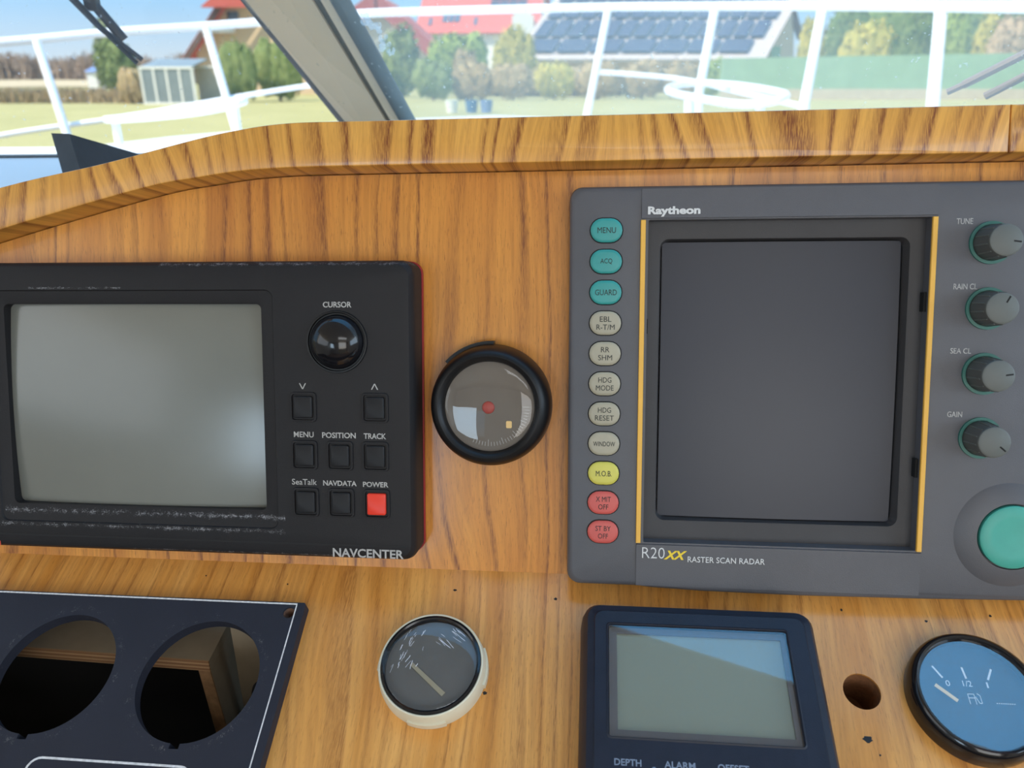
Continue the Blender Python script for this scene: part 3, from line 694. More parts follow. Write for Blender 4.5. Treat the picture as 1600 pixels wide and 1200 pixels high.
# ------------------------------------------------------------------ depth sounder
D = Dev('depth_sounder', LO, 102, -90, 'dark blue-black depth sounder with large blank grey-green screen', 'depth sounder')
def dz(d, r): return rr(49.6 + d, 156.4 - d, -150 + d, -23.5 - d, r)
SB = (62.2, 141.6, -86.2, -36.6)
bm = loft([(dz(.8, 7), 0), (dz(0, 7.5), 3), (dz(.6, 7.5), 12), (dz(1.6, 7), 17), (dz(3.4, 6), 20.2), (dz(6.2, 4), 21.2), (dz(6.8, 4), 21.9),
           (rr(SB[0] - .8, SB[1] + .8, SB[2] - .8, SB[3] + .8, 2), 22), (rr(SB[0] - .2, SB[1] + .2, SB[2] - .2, SB[3] + .2, 1.6), 22.5), (rr(*SB, 1.4), 22.4), (rr(SB[0] + .4, SB[1] - .4, SB[2] + .4, SB[3] - .4, 1.2), 18)], True, True)
D.add('case', bm, 'sounder_black', smooth=22)
D.add('screen_frame', plate(rr(62.7, 141.1, -85.7, -37.1, .6), [rr(66.2, 139, -82.4, -39.8, .4)[::-1]], 17.9, 19.4), 'lcd_frame')
D.add('screen', loft([(rr(64, 140, -84, -38, .4), 17.5), (rr(64, 140, -84, -38, .4), 18.3)]), 'lcd')
D.add('glass', loft([(rr(62.6, 141.2, -85.8, -37, .6), 21.4), (rr(72, 131, -75, -47, .6), 21.4)], False, True), 'sounder_glass')
D.add('lettering', text_bm('DEPTH', 64.5, 75.4, -97.3, -94.7, 22.02, .16), 'print_blue')
D.add('lettering', text_bm('ALARM', 84.6, 96.9, -97.2, -94.6, 22.02, .16), 'print_blue')
D.add('lettering', text_bm('OFFSET', 105.7, 118, -97.2, -94.5, 22.02, .16), 'print_blue')
D.add('lamp_dot', dome(80.4, -97.9, .9, 21.9, .4, 20, 4), 'print_blue')

# ------------------------------------------------------------------ fuel gauge
D = Dev('fuel_gauge', LO, 222, -55, 'round fuel gauge with blue-reflecting glass and orange needle', 'gauge')
cx, cy = 222.2, -54.8
D.add('bezel', loft([(circ(cx, cy, r, 96), h) for r, h in ((28, 0), (28.2, 4), (27.8, 7), (26.6, 9.6), (25.4, 10.4), (24.4, 10), (23.6, 8.4), (23.4, 4))], True, True), 'black_gloss')
D.add('dial', loft([(circ(cx, cy, 23.4, 64), 4.2), (circ(cx, cy, 23.4, 64), 4.8)]), 'dial_sky_tint')
D.add('glass', loft([(circ(cx, cy, 23.7, 64), 8.2), (circ(cx, cy, 12, 64), 8.25), (circ(cx, cy, .5, 64), 8.26)], False, True), 'coated_glass')
def stick(a, b, w, h=4.9, th=.15):
    a, b = Vector((*a, 0)), Vector((*b, 0)); d = (b - a).normalized(); n = Vector((-d.y, d.x, 0)) * w / 2; z = Vector((0, 0, h))
    return slab(bmesh.new(), [a - n + z, b - n + z, b + n + z, a + n + z], th)
for a, b in (((207.4, -42.0), (210.5, -47.2)), ((220, -42), (220.5, -47.1)), ((232.4, -42.3), (229.6, -47.2))): D.add('scale_mark', stick(a, b, .8), 'print_white')
D.add('needle', stick((205.8, -51.1), (213.4, -57.8), 1.5, 6.2, .4), 'needle_orange')
D.add('lettering', text_bm('0', 211.2, 213, -50.8, -48.2, 4.85), 'print_white')
D.add('lettering', text_bm('1/2', 218.4, 222.2, -50.6, -48, 4.85), 'print_white')
D.add('lettering', text_bm('1', 228.3, 229.0, -50.8, -48.3, 4.85), 'print_white')
bm = bmesh.new()
for a, b in (((219, -58.3), (219, -53.9)), ((219, -53.9), (221.6, -53.9)), ((221.6, -53.9), (221.6, -58.3)), ((219, -55.6), (221.6, -55.6)), ((222, -55), (223, -57.8)), ((223, -57.8), (224, -57.8)), ((224, -57.8), (224, -54.4)), ((224, -54.4), (222.9, -53.6))):
    va, vb = Vector((*a, 4.95)), Vector((*b, 4.95)); tube([va, vb], .17, 6, bm)
D.add('fuel_pump_symbol', bm, 'print_white')
bm = bmesh.new()
for i in range(9): box(bm, 230 + i * .9, 230.45 + i * .9, -57.6, -57.2, 4.75, 4.9)
D.add('fine_print', bm, 'print_white')

# ------------------------------------------------------------------ wedge bracket on the sill, wipers
a, b, c = at(108, 209, .56), at(136, 300, .545), at(290, 300, .64); a2, b2, c2 = at(80, 208, .575), at(106, 300, .56), at(262, 300, .66); d, d2 = at(215, 240, .63), at(190, 243, .65)
def down(p, q): return p + (q - p) * ((p.z - (CAM.z - .101)) / (p.z - q.z))
b, b2, c, c2 = down(a, b), down(a2, b2), down(d, c), down(d2, c2)
bm = bmesh.new(); hexa(bm, [b, c, c2, b2, a, d, d2, a2])
wthing('wedge_bracket', bm, 'bracket', b, 'black wedge-shaped bracket standing behind the ledge at the left window', 'bracket')
def PL(px, py, o=0): return on_plane(px, py, BL, BM_, HM, o)
nL = (BM_ - BL).cross(HM - BL).normalized()
if nL.y < 0: nL = -nL
def wl(px, py, o): return PL(px, py) + nL * o
root = empty('wiper', Matrix.Translation(wl(160, 50, .02)), 'black windscreen wiper hanging outside the left window', 'wiper'); bpy.context.view_layer.update()
bm = tube([wl(40, -75, .022), wl(135, 20, .02), wl(186, 74, .016)], .0042, 8); wpart('arm', bm, 'gasket', root)
bm = tube([wl(40, -60, .012), wl(150, 52, .012), wl(218, 101, .010)], .0030, 8, r2=.002); wpart('blade', bm, 'gasket', root)
bm = tube([wl(70, -40, .008), wl(172, 68, .008), wl(211, 104, .007)], .002, 8); wpart('rubber_strip', bm, 'black_rubber', root)
bm = box(bmesh.new(), -.005, .005, -.004, .004, -.006, .006); q = wl(132, 18, .02)
for v in bm.verts: v.co += q
wpart('pivot', bm, 'black_rubber', root)
nR = (BR - BM_).cross(HM - BM_).normalized()
if nR.y < 0: nR = -nR
def wr(px, py, o): return on_plane(px, py, BM_, BR, HM) + nR * o
root = empty('wiper', Matrix.Translation(wr(1560, 130, .02)), 'grey wiper arms outside the right window at the right edge', 'wiper'); bpy.context.view_layer.update()
wpart('arm', tube([wr(1480, 166, .015), wr(1507, 154, .015)], .0022, 8), 'steel', root)
wpart('arm', tube([wr(1505, 155, .015), wr(1760, 35, .018)], .0028, 8), 'steel', root)
wpart('arm', tube([wr(1540, 180, .02), wr(1760, 72, .02)], .0028, 8), 'steel', root)
# flaky adhesive residue stuck inside the right pane
def wi(px, py): return on_plane(px, py, BM_, BR, HM) - nR * .0015
bm = bmesh.new(); R = random.Random(5)
for i in range(26):
    t = i / 25; px = 566 + 55 * t + R.uniform(-8, 8); py = 14 + 74 * t + R.uniform(-10, 10); r = R.uniform(3, 8)
    vs = [bm.verts.new(wi(px + r * R.uniform(.5, 1) * math.cos(k * PI / 4), py + r * R.uniform(.5, 1.3) * math.sin(k * PI / 4))) for k in range(8)]
    bm.faces.new(vs)
M['residue'] = thin_glass('residue', 1.4, .2, .30, (1, 1, 1), (.95, .95, .95), 300)
wthing('adhesive_residue', bm, 'residue', wi(590, 50), 'flaky white adhesive residue on the right pane beside the pillar', 'residue')

# ------------------------------------------------------------------ foredeck and rails
dk = -.28
out_ = [cw(-1.9, 1.0, dk), cw(-1.85, 2.6, dk), cw(-1.55, 3.7, dk), cw(-.9, 4.5, dk + .02), cw(-.1, 4.9, dk + .03), cw(.6, 4.6, dk + .02), cw(1.3, 3.8, dk), cw(1.8, 2.6, dk), cw(1.9, 1.0, dk)]
bm = bmesh.new(); up_ = [bm.verts.new(p) for p in out_]; lo_ = [bm.verts.new(p + Vector((0, -.15, -.85))) for p in out_]
bm.faces.new(up_); bm.faces.new(lo_[::-1])
for i in range(len(out_)): j = (i + 1) % len(out_); bm.faces.new((up_[i], up_[j], lo_[j], lo_[i]))
wthing('foredeck', bm, 'gelcoat', cw(0, 3, dk), kind='structure')
# raised cabin front / trunk in front of the windscreen
bm = hexa(bmesh.new(), [cw(-1.5, .78, -.30), cw(1.4, .78, -.30), cw(.9, 2.6, -.30), cw(-1.2, 2.6, -.30), cw(-1.4, .8, -.13), cw(1.3, .8, -.13), cw(.7, 2.4, -.20), cw(-1.1, 2.4, -.20)])
wthing('cabin_trunk', bm, 'gelcoat', cw(0, 1.6, -.30), kind='structure')

rail = empty('bow_rail', Matrix.Translation(cw(0, 3.4, dk)), 'white tubular bow rail with stanchions around the foredeck', 'railing'); bpy.context.view_layer.update()
tr = [at(-250, 80, 3.5), at(0, 66, 3.7), at(180, 50, 3.85), at(320, 41, 3.95), at(450, 31, 4.05), at(570, 21, 4.1), at(700, 17, 4.1), at(950, 11, 4.0), at(1118, 10, 3.7), at(1285, 9, 3.3), at(1470, 10, 2.9), at(1700, 12, 2.4)]
wpart('top_rail', tube(spline(tr, 6), .0185, 12), 'rail_white', rail)
def post(a, b, D0, D1, r): wpart('stanchion', tube([at(*a, D0), at(*b, D1)], r, 12), 'rail_white', rail)
post((57, 64), (112, 232), 3.74, 3.62, .0185); post((321, 41), (373, 218), 3.95, 3.85, .0185)
post((951, 12), (908, 225), 4.0, 3.95, .0185); post((1118, 10), (1074, 240), 3.7, 3.6, .02); post((1286, 10), (1240, 250), 3.3, 3.2, .02); post((1471, 10), (1448, 270), 2.9, 2.75, .0215)
lr = [at(-150, 248, 3.55), at(0, 212, 3.65), at(200, 182, 3.75), at(350, 155, 3.9), at(480, 134, 4.0), at(560, 124, 4.1)]
lr2 = [at(929, 112, 3.98), at(1060, 123, 3.95), at(1160, 145, 3.7), at(1262, 168, 3.26)]
wpart('lower_rail', tube(spline(lr, 5), .011, 10), 'rail_white', rail); wpart('lower_rail', tube(spline(lr2, 5), .011, 10), 'rail_white', rail)
def oval(pts, r, legs, label):
    c = sum((Vector(p) for p in pts), Vector()) / len(pts)
    ro_ = empty('oval_rail', Matrix.Translation((c.x, c.y, CAM.z + dk)), label, 'railing'); bpy.context.view_layer.update()
    wpart('ring', tube(spline(pts, 5, True), r, 10, closed=True), 'rail_white', ro_)
    for p, q in legs: wpart('leg', tube([p, q], r * 1.15, 10), 'rail_white', ro_)
oval([at(168, 187, 3.0), at(240, 183, 2.95), at(330, 172, 2.95), at(382, 158, 3.05), at(350, 160, 3.3), at(270, 172, 3.3), at(190, 184, 3.2)], .013,
     [(at(180, 190, 3.05), at(188, 232, 3.05)), (at(366, 164, 3.1), at(374, 222, 3.1))], 'white oval tube rail on legs seen through the left window')
oval([at(1046, 143, 3.3), at(1090, 153, 3.15), at(1160, 163, 3.0), at(1218, 156, 3.0), at(1222, 145, 3.2), at(1150, 133, 3.5), at(1085, 130, 3.6), at(1050, 135, 3.5)], .014,
     [(at(1076, 149, 3.2), at(1074, 225, 3.2)), (at(1093, 134, 3.5), at(1090, 220, 3.5)), (at(1188, 160, 3.0), at(1187, 230, 3.0))], 'white oval tube rail on legs seen through the right window')

# ------------------------------------------------------------------ outdoors
def grassy(name, a, b, c):
    m = mat(name, a, .9, 0, .1); k = NT(m); tc = k.n('TexCoord'); v = tc.outputs['Object']
    f = k.noise(v, .35, 4, .6); g_ = k.noise(v, 6, 4, .7)
    k.out(k.mix(k.ramp(g_, ((.35, 0.), (.7, .6))), k.mix(k.ramp(f, ((.35, 0.), (.65, 1.))), a, b), c)); return m
M['grass'] = grassy('grass', (.39, .335, .14), (.47, .395, .175), (.31, .285, .10))
M['roof_red'] = plain('roof_red', (.55, .10, .07), .7, .12, 8); M['roof_dark_red'] = plain('roof_dark_red', (.42, .07, .06), .7, .15, 8)
M['house_beige'] = plain('house_beige', (.66, .50, .33), .8, .05, 3); M['house_white'] = plain('house_white', (.75, .74, .70), .8, .05, 3)
M['wood_dark'] = plain('wood_dark', (.14, .08, .06), .7, .15, 5); M['window_dark'] = plain('window_dark', (.09, .11, .15), .15, .1, 3)
M['solar'] = plain('solar', (.06, .075, .12), .6, .12, 3, .15); M['roof_tan'] = plain('roof_tan', (.52, .42, .36), .7, .08, 4)
M['fence_green'] = plain('fence_green', (.27, .41, .25), .8, .08, 1.5); M['fence_base'] = plain('fence_base', (.55, .46, .33), .8, .08, 4)
M['frame_white'] = plain('frame_white', (.78, .77, .72), .5, .05, 4); M['greenhouse_glass'] = plain('greenhouse_glass', (.22, .26, .27), .25, .2, .8)
M['shed_blue'] = plain('shed_blue', (.16, .24, .45), .6, .1, 4); M['water'] = plain('water', (.17, .21, .30), .18, .1, 1); M['shore'] = plain('shore', (.5, .38, .22), .9, .1, .2)
M['bucket_blue'] = plain('bucket_blue', (.05, .14, .3), .5, .1, 4)
def leafy(name, c1, c2):
    m = mat(name, c1, .8, 0, .2); k = NT(m); tc = k.n('TexCoord'); ob = k.n('ObjectInfo')
    k.out(k.mix(k.ramp(k.noise(tc.outputs['Object'], 2.2, 5, .75), ((.32, 0.), (.68, 1.))), c1, c2)); return m
M['leaf_green'] = leafy('leaf_green', (.10, .155, .04), (.27, .31, .11)); M['leaf_dark'] = leafy('leaf_dark', (.06, .12, .03), (.22, .27, .08))
M['leaf_bright'] = leafy('leaf_bright', (.20, .29, .05), (.38, .44, .11)); M['leaf_yellow'] = leafy('leaf_yellow', (.32, .30, .06), (.58, .47, .10))
M['leaf_brown'] = leafy('leaf_brown', (.26, .18, .09), (.48, .36, .18)); M['twig_grey'] = leafy('twig_grey', (.24, .17, .12), (.40, .30, .22)); M['twig_tan'] = leafy('twig_tan', (.36, .24, .13), (.55, .40, .24))
M['bark'] = plain('bark', (.16, .12, .09), .9, .2, 6); M['spruce'] = leafy('spruce', (.12, .16, .08), (.27, .30, .17))

bm = bmesh.new(); slab(bm, [(-60, 6.2, 0), (60, 6.2, 0), (160, 420, 0), (-160, 420, 0)], -.2)
wthing('ground', bm, 'grass', (0, 30, 0), kind='structure')
bm = bmesh.new(); slab(bm, [Vector((p.x, p.y, .03)) for p in (at(-160, 158, 36), at(82, 156, 37), at(120, 142, 56), at(-160, 142, 58))], .02)
wthing('water', bm, 'water', Vector((at(0, 150, 45).x, 45, .03)), kind='structure')
bm = bmesh.new(); a, b = at(-160, 141, 60), at(170, 134, 66); slab(bm, [(a.x, a.y, .04), (b.x, b.y, .04), (b.x * 1.3, b.y * 1.3, .34), (a.x * 1.3, a.y * 1.3, .34)], .05)
wthing('far_shore', bm, 'shore', Vector((a.x, a.y, 0)), kind='structure')

def leaves(bm, c, rad, n, s, R, flat=.0):
    for i in range(n):
        while True:
            p = Vector((R.uniform(-1, 1), R.uniform(-1, 1), R.uniform(-1, 1)))
            if .25 < p.length < 1: break
        p = Vector((p.x * rad[0], p.y * rad[1], p.z * rad[2])) * (.72 + .28 * R.random()) + c
        a = Vector((R.gauss(0, 1), R.gauss(0, 1), R.gauss(0, 1))).normalized(); b = a.orthogonal().normalized() * s * R.uniform(.5, 1.2); q = a.cross(b).normalized() * s * R.uniform(.4, .9)
        bm.faces.new([bm.verts.new(v) for v in (p - b, p - q * .8, p + b, p + q)])
def lump(bm, c, rad, R, n=3):
    g = bmesh.ops.create_icosphere(bm, subdivisions=n, radius=1)
    o = Vector((R.uniform(0, 50), 0, 0))
    for v in g['verts']:
        d = 1 + .30 * noise.noise(v.co * 2.2 + o) + .20 * noise.noise(v.co * 6 + o); v.co = Vector((v.co.x * rad[0] * d, v.co.y * rad[1] * d, v.co.z * rad[2] * d)) + c
def shrub(name, px0, px1, py0, py1, D, m, label, cat='bush', group=None, n=500, s=None, lobes=4, seed=1):
    """leafy plant filling the given stretch of view at distance D, standing on the ground"""
    R = random.Random(seed); a, b = at(px0, py1, D), at(px1, py0, D); c = Vector(((a.x + b.x) / 2, D, 0)); w = (b.x - a.x) / 2; top_ = b.z; low_ = 0 if lobes > 1 else max(0, min(a.z, top_ - .3))
    root = empty(name, Matrix.Translation(c), label, cat, group); bpy.context.view_layer.update()
    f = bmesh.new(); hh = (top_ - low_) / 2; zc = (top_ + low_) / 2
    s = s or max(.05, w * .09)
    for i in range(lobes):
        x = c.x + w * .55 * (2 * (i + .5) / lobes - 1) * (1 if lobes > 1 else 0); z_ = zc + hh * R.uniform(-.15, .12) * (lobes > 1)
        rad = (w * (.98 / lobes ** .55 if lobes > 1 else .95), max(w / lobes * .9, .3) if lobes > 1 else max(w * .5, .3), hh * (1.02 if lobes > 1 else .98))
        lump(f, Vector((x, D, z_)), tuple(r * .84 for r in rad), R); leaves(f, Vector((x, D, z_)), tuple(r * 1.08 for r in rad), int(n * 2.4) // lobes, s * .62, R)
    wpart('foliage', f, m, root)
    wpart('trunk', tube([(c.x, D, 0), (c.x, D, zc)], max(.04, w * .06), 7), 'bark', root)
# far wood on the other shore: an uncountable fringe of bare trees
bm = bmesh.new(); R = random.Random(11)
def blades(bm, c, rx, ry, h, n, w, R, lean=.25):
    for i in range(n):
        b = c + Vector((R.uniform(-rx, rx), R.uniform(-ry, ry), 0)); L = h * R.uniform(.55, 1); t = b + Vector((R.gauss(0, lean) * L, R.gauss(0, lean) * L, L)); q = Vector((w, R.uniform(-w, w), 0))
        bm.faces.new([bm.verts.new(v) for v in (b - q, b + q, t + q * .3, t - q * .3)])
for i in range(190):
    px = -200 + 540 * i / 189; D = R.uniform(84, 92); top_ = at(px, 90 - 6 * math.sin(i * .11) - R.uniform(0, 8), D).z; x = at(px, 100, D).x
    blades(bm, Vector((x, D, 0)), 1.2, 1.0, top_, 30, .09, R, .16); leaves(bm, Vector((x, D, top_ * .45)), (1.4, 1.1, top_ * .46), 40, .22, R)
wthing('distant_wood', bm, 'twig_grey', Vector((-40, 88, 0)), 'hazy brown leafless wood along the far shore', 'trees', kind='stuff')
bm = bmesh.new(); R = random.Random(12)
for i in range(700):
    px = R.uniform(-120, 212); D = R.uniform(33.6, 36.5); p = at(px, 150, D)
    blades(bm, Vector((p.x, D, 0)), .3, .25, R.uniform(.3, .62), 12, .035, R)
wthing('reeds', bm, 'leaf_brown', Vector((-15, 35, 0)), 'brown dry reeds along the near bank at the left', 'reeds', kind='stuff')
shrub('spruce_tree', 158, 186, 17, 150, 44, 'spruce', 'tall thin spruce tip rising above the ivy-clad tree', 'tree', n=500, lobes=1, s=.22, seed=2)
shrub('ivy_tree', 152, 209, 56, 150, 40, 'leaf_green', 'column-shaped ivy-clad tree left of the glasshouse', 'tree', n=900, lobes=1, s=.2, seed=3)
shrub('bush', 186, 222, 100, 158, 33, 'leaf_brown', 'brown bare bush between the ivy-clad tree and the glasshouse', n=350, lobes=2, seed=4)
def gable_house(name, label, E0, E1, z_e, z_r, depth, roof_m, wall_m, over=.5, cat='house'):
    """ridge parallel to the eave line E0-E1 (front eave, world xy), roof z_e..z_r"""
    E0, E1 = Vector((*E0, 0)), Vector((*E1, 0)); d = (E1 - E0).normalized(); n = Vector((-d.y, d.x, 0))
    if n.y < 0: n = -n
    root = empty(name, Matrix.Translation((E0 + E1) / 2), label, cat); bpy.context.view_layer.update(); up_ = Vector((0, 0, 1))
    A0, A1 = E0 + d * over + n * over, E1 - d * over + n * over; B0, B1 = A0 + n * (depth - 2 * over), A1 + n * (depth - 2 * over)
    bm = bmesh.new(); zt = z_e + (z_r - z_e) * over / (depth / 2) - .1
    hexa(bm, [A0, A1, B1, B0, A0 + up_ * zt, A1 + up_ * zt, B1 + up_ * zt, B0 + up_ * zt])
    for p, q in ((A0, B0), (A1, B1)):
        mid = (p + q) / 2 + up_ * (z_r - .12); s = d * (.1 if p is A0 else -.1)
        v = [bm.verts.new(x) for x in (p + up_ * zt, q + up_ * zt, mid, p + up_ * zt + s, q + up_ * zt + s, mid + s)]
        bm.faces.new(v[:3]); bm.faces.new(v[3:][::-1])
        for i in range(3): bm.faces.new((v[i], v[(i + 1) % 3], v[3 + (i + 1) % 3], v[3 + i]))
    wpart('wall', bm, wall_m, root, 10)
    R0, R1 = E0 + n * depth / 2 + up_ * z_r, E1 + n * depth / 2 + up_ * z_r
    for a, b in ((E0, E1), (E0 + n * depth, E1 + n * depth)): wpart('roof', slab(bmesh.new(), [a + up_ * z_e, b + up_ * z_e, R1, R0], .14), roof_m, root, 10)
    return root, d, n, R0, R1
# house with the barge boards left of the pillar: gable faces the boat
def pane(root, P, m='window_dark', th=.06, name='window'): return wpart(name, slab(bmesh.new(), P, th), m, root, 10)
Dh = 47
root = empty('house', Matrix.Translation((at(380, 60, Dh).x, Dh, 0)), 'beige gabled house with red roof behind the bush, left of the pillar', 'house'); bpy.context.view_layer.update()
xl, xr, zt, xm = at(304, 60, Dh).x, at(520, 60, Dh).x, at(304, 84, Dh).z, at(408, 0, Dh).x; zr = at(408, -60, Dh).z
bm = bmesh.new(); gb = [(xl, Dh, 0), (xr, Dh, 0), (xr, Dh, zt), (xm, Dh, zr), (xl, Dh, zt)]; slab(bm, gb, -8 if geometry.normal([Vector(p) for p in gb]).y < 0 else 8); wpart('wall', bm, 'house_beige', root, 10)
zo = .35
for s, xe in ((-1, xl - .5), (1, xr + .5)):
    sl = (zr - zt) / (xm - xl); ze = zr - sl * abs(xe - xm)
    P = [(xe, Dh - .7, ze), (xm, Dh - .7, zr + .05), (xm, Dh + 8.4, zr + .05), (xe, Dh + 8.4, ze)]
    wpart('roof', slab(bmesh.new(), P, .3 if geometry.normal([Vector(p) for p in P]).z > 0 else -.3), 'roof_red', root, 10)
    P = [Vector((xe, Dh - .85, ze - .12)), Vector((xm, Dh - .85, zr - .1)), Vector((xm, Dh - .85, zr + .35)), Vector((xe, Dh - .85, ze + .3))]
    wpart('barge_board', slab(bmesh.new(), P, .12), 'wood_dark', root, 10)
a, b = at(355, 18, Dh - .02), at(374, 33, Dh - .02); pane(root, [(a.x, Dh - .05, b.z), (b.x, Dh - .05, b.z), (b.x, Dh - .05, a.z), (a.x, Dh - .05, a.z)])
a, b = at(336, 44, Dh), at(372, 52, Dh); wpart('balcony_rail', slab(bmesh.new(), [(a.x, Dh - .4, b.z), (b.x, Dh - .4, b.z), (b.x, Dh - .4, a.z), (a.x, Dh - .4, a.z)], .35), 'house_white', root, 10)
# dormer roof, red, seen above the gable shoulder
a = [at(318, 12, 46), at(336, -4, 46), at(400, -4, 46), at(400, 12, 46)]
wpart('dormer_roof', slab(bmesh.new(), a, -.5), 'roof_red', root, 10)
shrub('bush', 338, 402, 62, 142, 35, 'leaf_green', 'big round green bush directly right of the glasshouse', n=800, lobes=3, seed=5)
shrub('bush', 392, 474, 58, 140, 36, 'leaf_green', 'big green bush half hidden by the window pillar', n=800, lobes=3, seed=6)
# glasshouse
Dg = 32.5; root = empty('glasshouse', Matrix.Translation((at(280, 150, Dg).x, Dg, 0)), 'low white-framed glasshouse in front of the beige house', 'glasshouse'); bpy.context.view_layer.update()
a, b = at(219, 108, Dg), at(306, 152, Dg); x0, x1, z1_ = a.x, b.x, a.z; dx = (x1 - x0) / 4
for i in range(4): pane(root, [(x0 + dx * i + .03, Dg, .05), (x0 + dx * (i + 1) - .03, Dg, .05), (x0 + dx * (i + 1) - .03, Dg, z1_), (x0 + dx * i + .03, Dg, z1_)], 'greenhouse_glass', .04, 'glass_pane')
for i in range(5): wpart('post', box(bmesh.new(), x0 + dx * i - .04, x0 + dx * i + .04, Dg - .06, Dg + .06, 0, z1_ + .04), 'frame_white', root)
wpart('top_bar', box(bmesh.new(), x0 - .05, x1 + .05, Dg - .07, Dg + .07, z1_, z1_ + .09), 'frame_white', root)
wpart('bottom_bar', box(bmesh.new(), x0 - .05, x1 + .05, Dg - .07, Dg + .07, .0, .08), 'frame_white', root)
wpart('roof', slab(bmesh.new(), [(x0, Dg, z1_ + .05), (x1, Dg, z1_ + .05), (x1, Dg + 1.8, z1_ + .35), (x0, Dg + 1.8, z1_ + .35)], .05), 'greenhouse_glass', root)
a, b = at(306, 106, 34), at(348, 148, 34)
root = empty('garden_wall', Matrix.Translation(((a.x + b.x) / 2, 34, 0)), 'tan garden wall panel joining the glasshouse on its right', 'wall'); bpy.context.view_layer.update()
wpart('panel', box(bmesh.new(), a.x, b.x, 33.95, 34.05, 0, a.z), 'fence_base', root); wpart('coping', box(bmesh.new(), a.x - .05, b.x + .05, 33.9, 34.1, a.z, a.z + .07), 'frame_white', root)
# small shed
a, b = at(134, 112, 52), at(153, 135, 52)
root = empty('shed', Matrix.Translation(((a.x + b.x) / 2, 52, 0)), 'tiny white shed with blue roof on the far bank', 'shed'); bpy.context.view_layer.update()
wpart('wall', box(bmesh.new(), a.x, b.x, 52, 53, 0, a.z), 'house_white', root); t_ = at(143, 104, 52).z
wpart('roof', hexa(bmesh.new(), [(a.x - .08, 51.9, a.z), (b.x + .08, 51.9, a.z), (b.x + .08, 53.1, a.z), (a.x - .08, 53.1, a.z), (a.x + .3, 52.4, t_), (b.x + .08, 52.4, t_), (b.x + .08, 52.6, t_), (a.x + .3, 52.6, t_)]), 'shed_blue', root)

# right window: houses B and C
def roof_quad(P, D): return [at(x, y, d) for (x, y), d in zip(P, D)]
Db = 62; root = empty('house', Matrix.Translation((at(585, 76, Db).x, Db, 0)), 'house with dark red sloping gable just right of the pillar', 'house'); bpy.context.view_layer.update()
L0, L1, AP = at(478, 76, Db), at(682, 78, Db), at(588, -2, Db)
gb = [Vector((L0.x + .4, Db, 0)), Vector((L1.x - .4, Db, 0)), Vector((L1.x - .4, Db, L1.z)), Vector((AP.x, Db, AP.z - .2)), Vector((L0.x + .4, Db, L1.z))]
wpart('wall', slab(bmesh.new(), gb, -9 if geometry.normal(gb).y < 0 else 9), 'house_white', root, 10)
for xe in (L0, L1):
    P = [Vector((xe.x, Db - .8, L1.z - .2)), Vector((AP.x, Db - .8, AP.z)), Vector((AP.x, Db + 9.4, AP.z)), Vector((xe.x, Db + 9.4, L1.z - .2))]
    wpart('roof', slab(bmesh.new(), P, .35 if geometry.normal(P).z > 0 else -.35), 'roof_red', root, 10)
    P = [Vector((xe.x, Db - .95, L1.z - .9)), Vector((AP.x, Db - .95, AP.z - .8)), Vector((AP.x, Db - .95, AP.z + .4)), Vector((xe.x, Db - .95, L1.z + .2))]
    wpart('barge_board', slab(bmesh.new(), P, .15), 'roof_dark_red', root, 10)
E0, E1 = (at(648, 54, 82).x, 82), (at(842, 48, 80).x, 80)
root, d, n, R0, R1 = gable_house('house', 'house with bright red roof, skylights and panels behind the hedge', E0, E1, at(700, 53, 81).z, at(740, -42, 87).z, 12, 'roof_red', 'house_white')
ze, zr = at(700, 53, 81).z, at(740, -42, 87).z
def on_roof(E0, E1, ze, R0, R1, s, t, lift=.16):
    a, b = Vector((*E0, ze)), Vector((*E1, ze)); p = (a + (b - a) * s); q = R0 + (R1 - R0) * s
    nn = (b - a).cross(R0 - a).normalized(); nn = nn if nn.z > 0 else -nn
    return p + (q - p) * t + nn * lift
def rp_(s0, s1, t0, t1, lift=.16): return [on_roof(E0, E1, ze, R0, R1, s, t, lift) for s, t in ((s0, t0), (s1, t0), (s1, t1), (s0, t1))]
for s in (.21, .26, .31): pane(root, rp_(s, s + .04, .17, .38), 'window_dark', .05, 'skylight')
for s in (.10, .47): pane(root, rp_(s, s + .025, .12, .24), 'window_dark', .05, 'skylight')
for i in range(4):
    for j in range(2): pane(root, rp_(.58 + i * .075, .648 + i * .075, .30 + j * .22, .50 + j * .22), 'solar', .06, 'solar_panel')
a, b = at(800, 22, 79), at(834, 48, 79); bm = bmesh.new(); m_ = at(817, 10, 79)
gb = [(a.x, 79, b.z - 1.2), (b.x, 79, b.z - 1.2), (b.x, 79, a.z - .2), (m_.x, 79, m_.z), (a.x, 79, a.z - .2)]
wpart('dormer', slab(bm, gb, -2 if geometry.normal([Vector(p) for p in gb]).y < 0 else 2), 'house_white', root, 10)
shrub('hedge', 655, 775, 53, 108, 45, 'leaf_bright', 'bright green clipped hedge below the bright red roof', 'hedge', n=1100, lobes=5, s=.28, seed=7)
shrub('hedge', 762, 846, 44, 108, 48, 'leaf_yellow', 'yellow-green conifer hedge left of the solar roof', 'hedge', n=1000, lobes=4, s=.25, seed=8)
shrub('tree', 596, 656, 40, 118, 41, 'leaf_green', 'grey-green tree hazy beside the pillar in the right window', 'tree', n=800, lobes=2, s=.25, seed=9)
shrub('bush', 704, 752, 72, 110, 43.5, 'leaf_brown', 'small brown round bush in front of the bright green hedge', n=350, lobes=2, s=.2, seed=10)

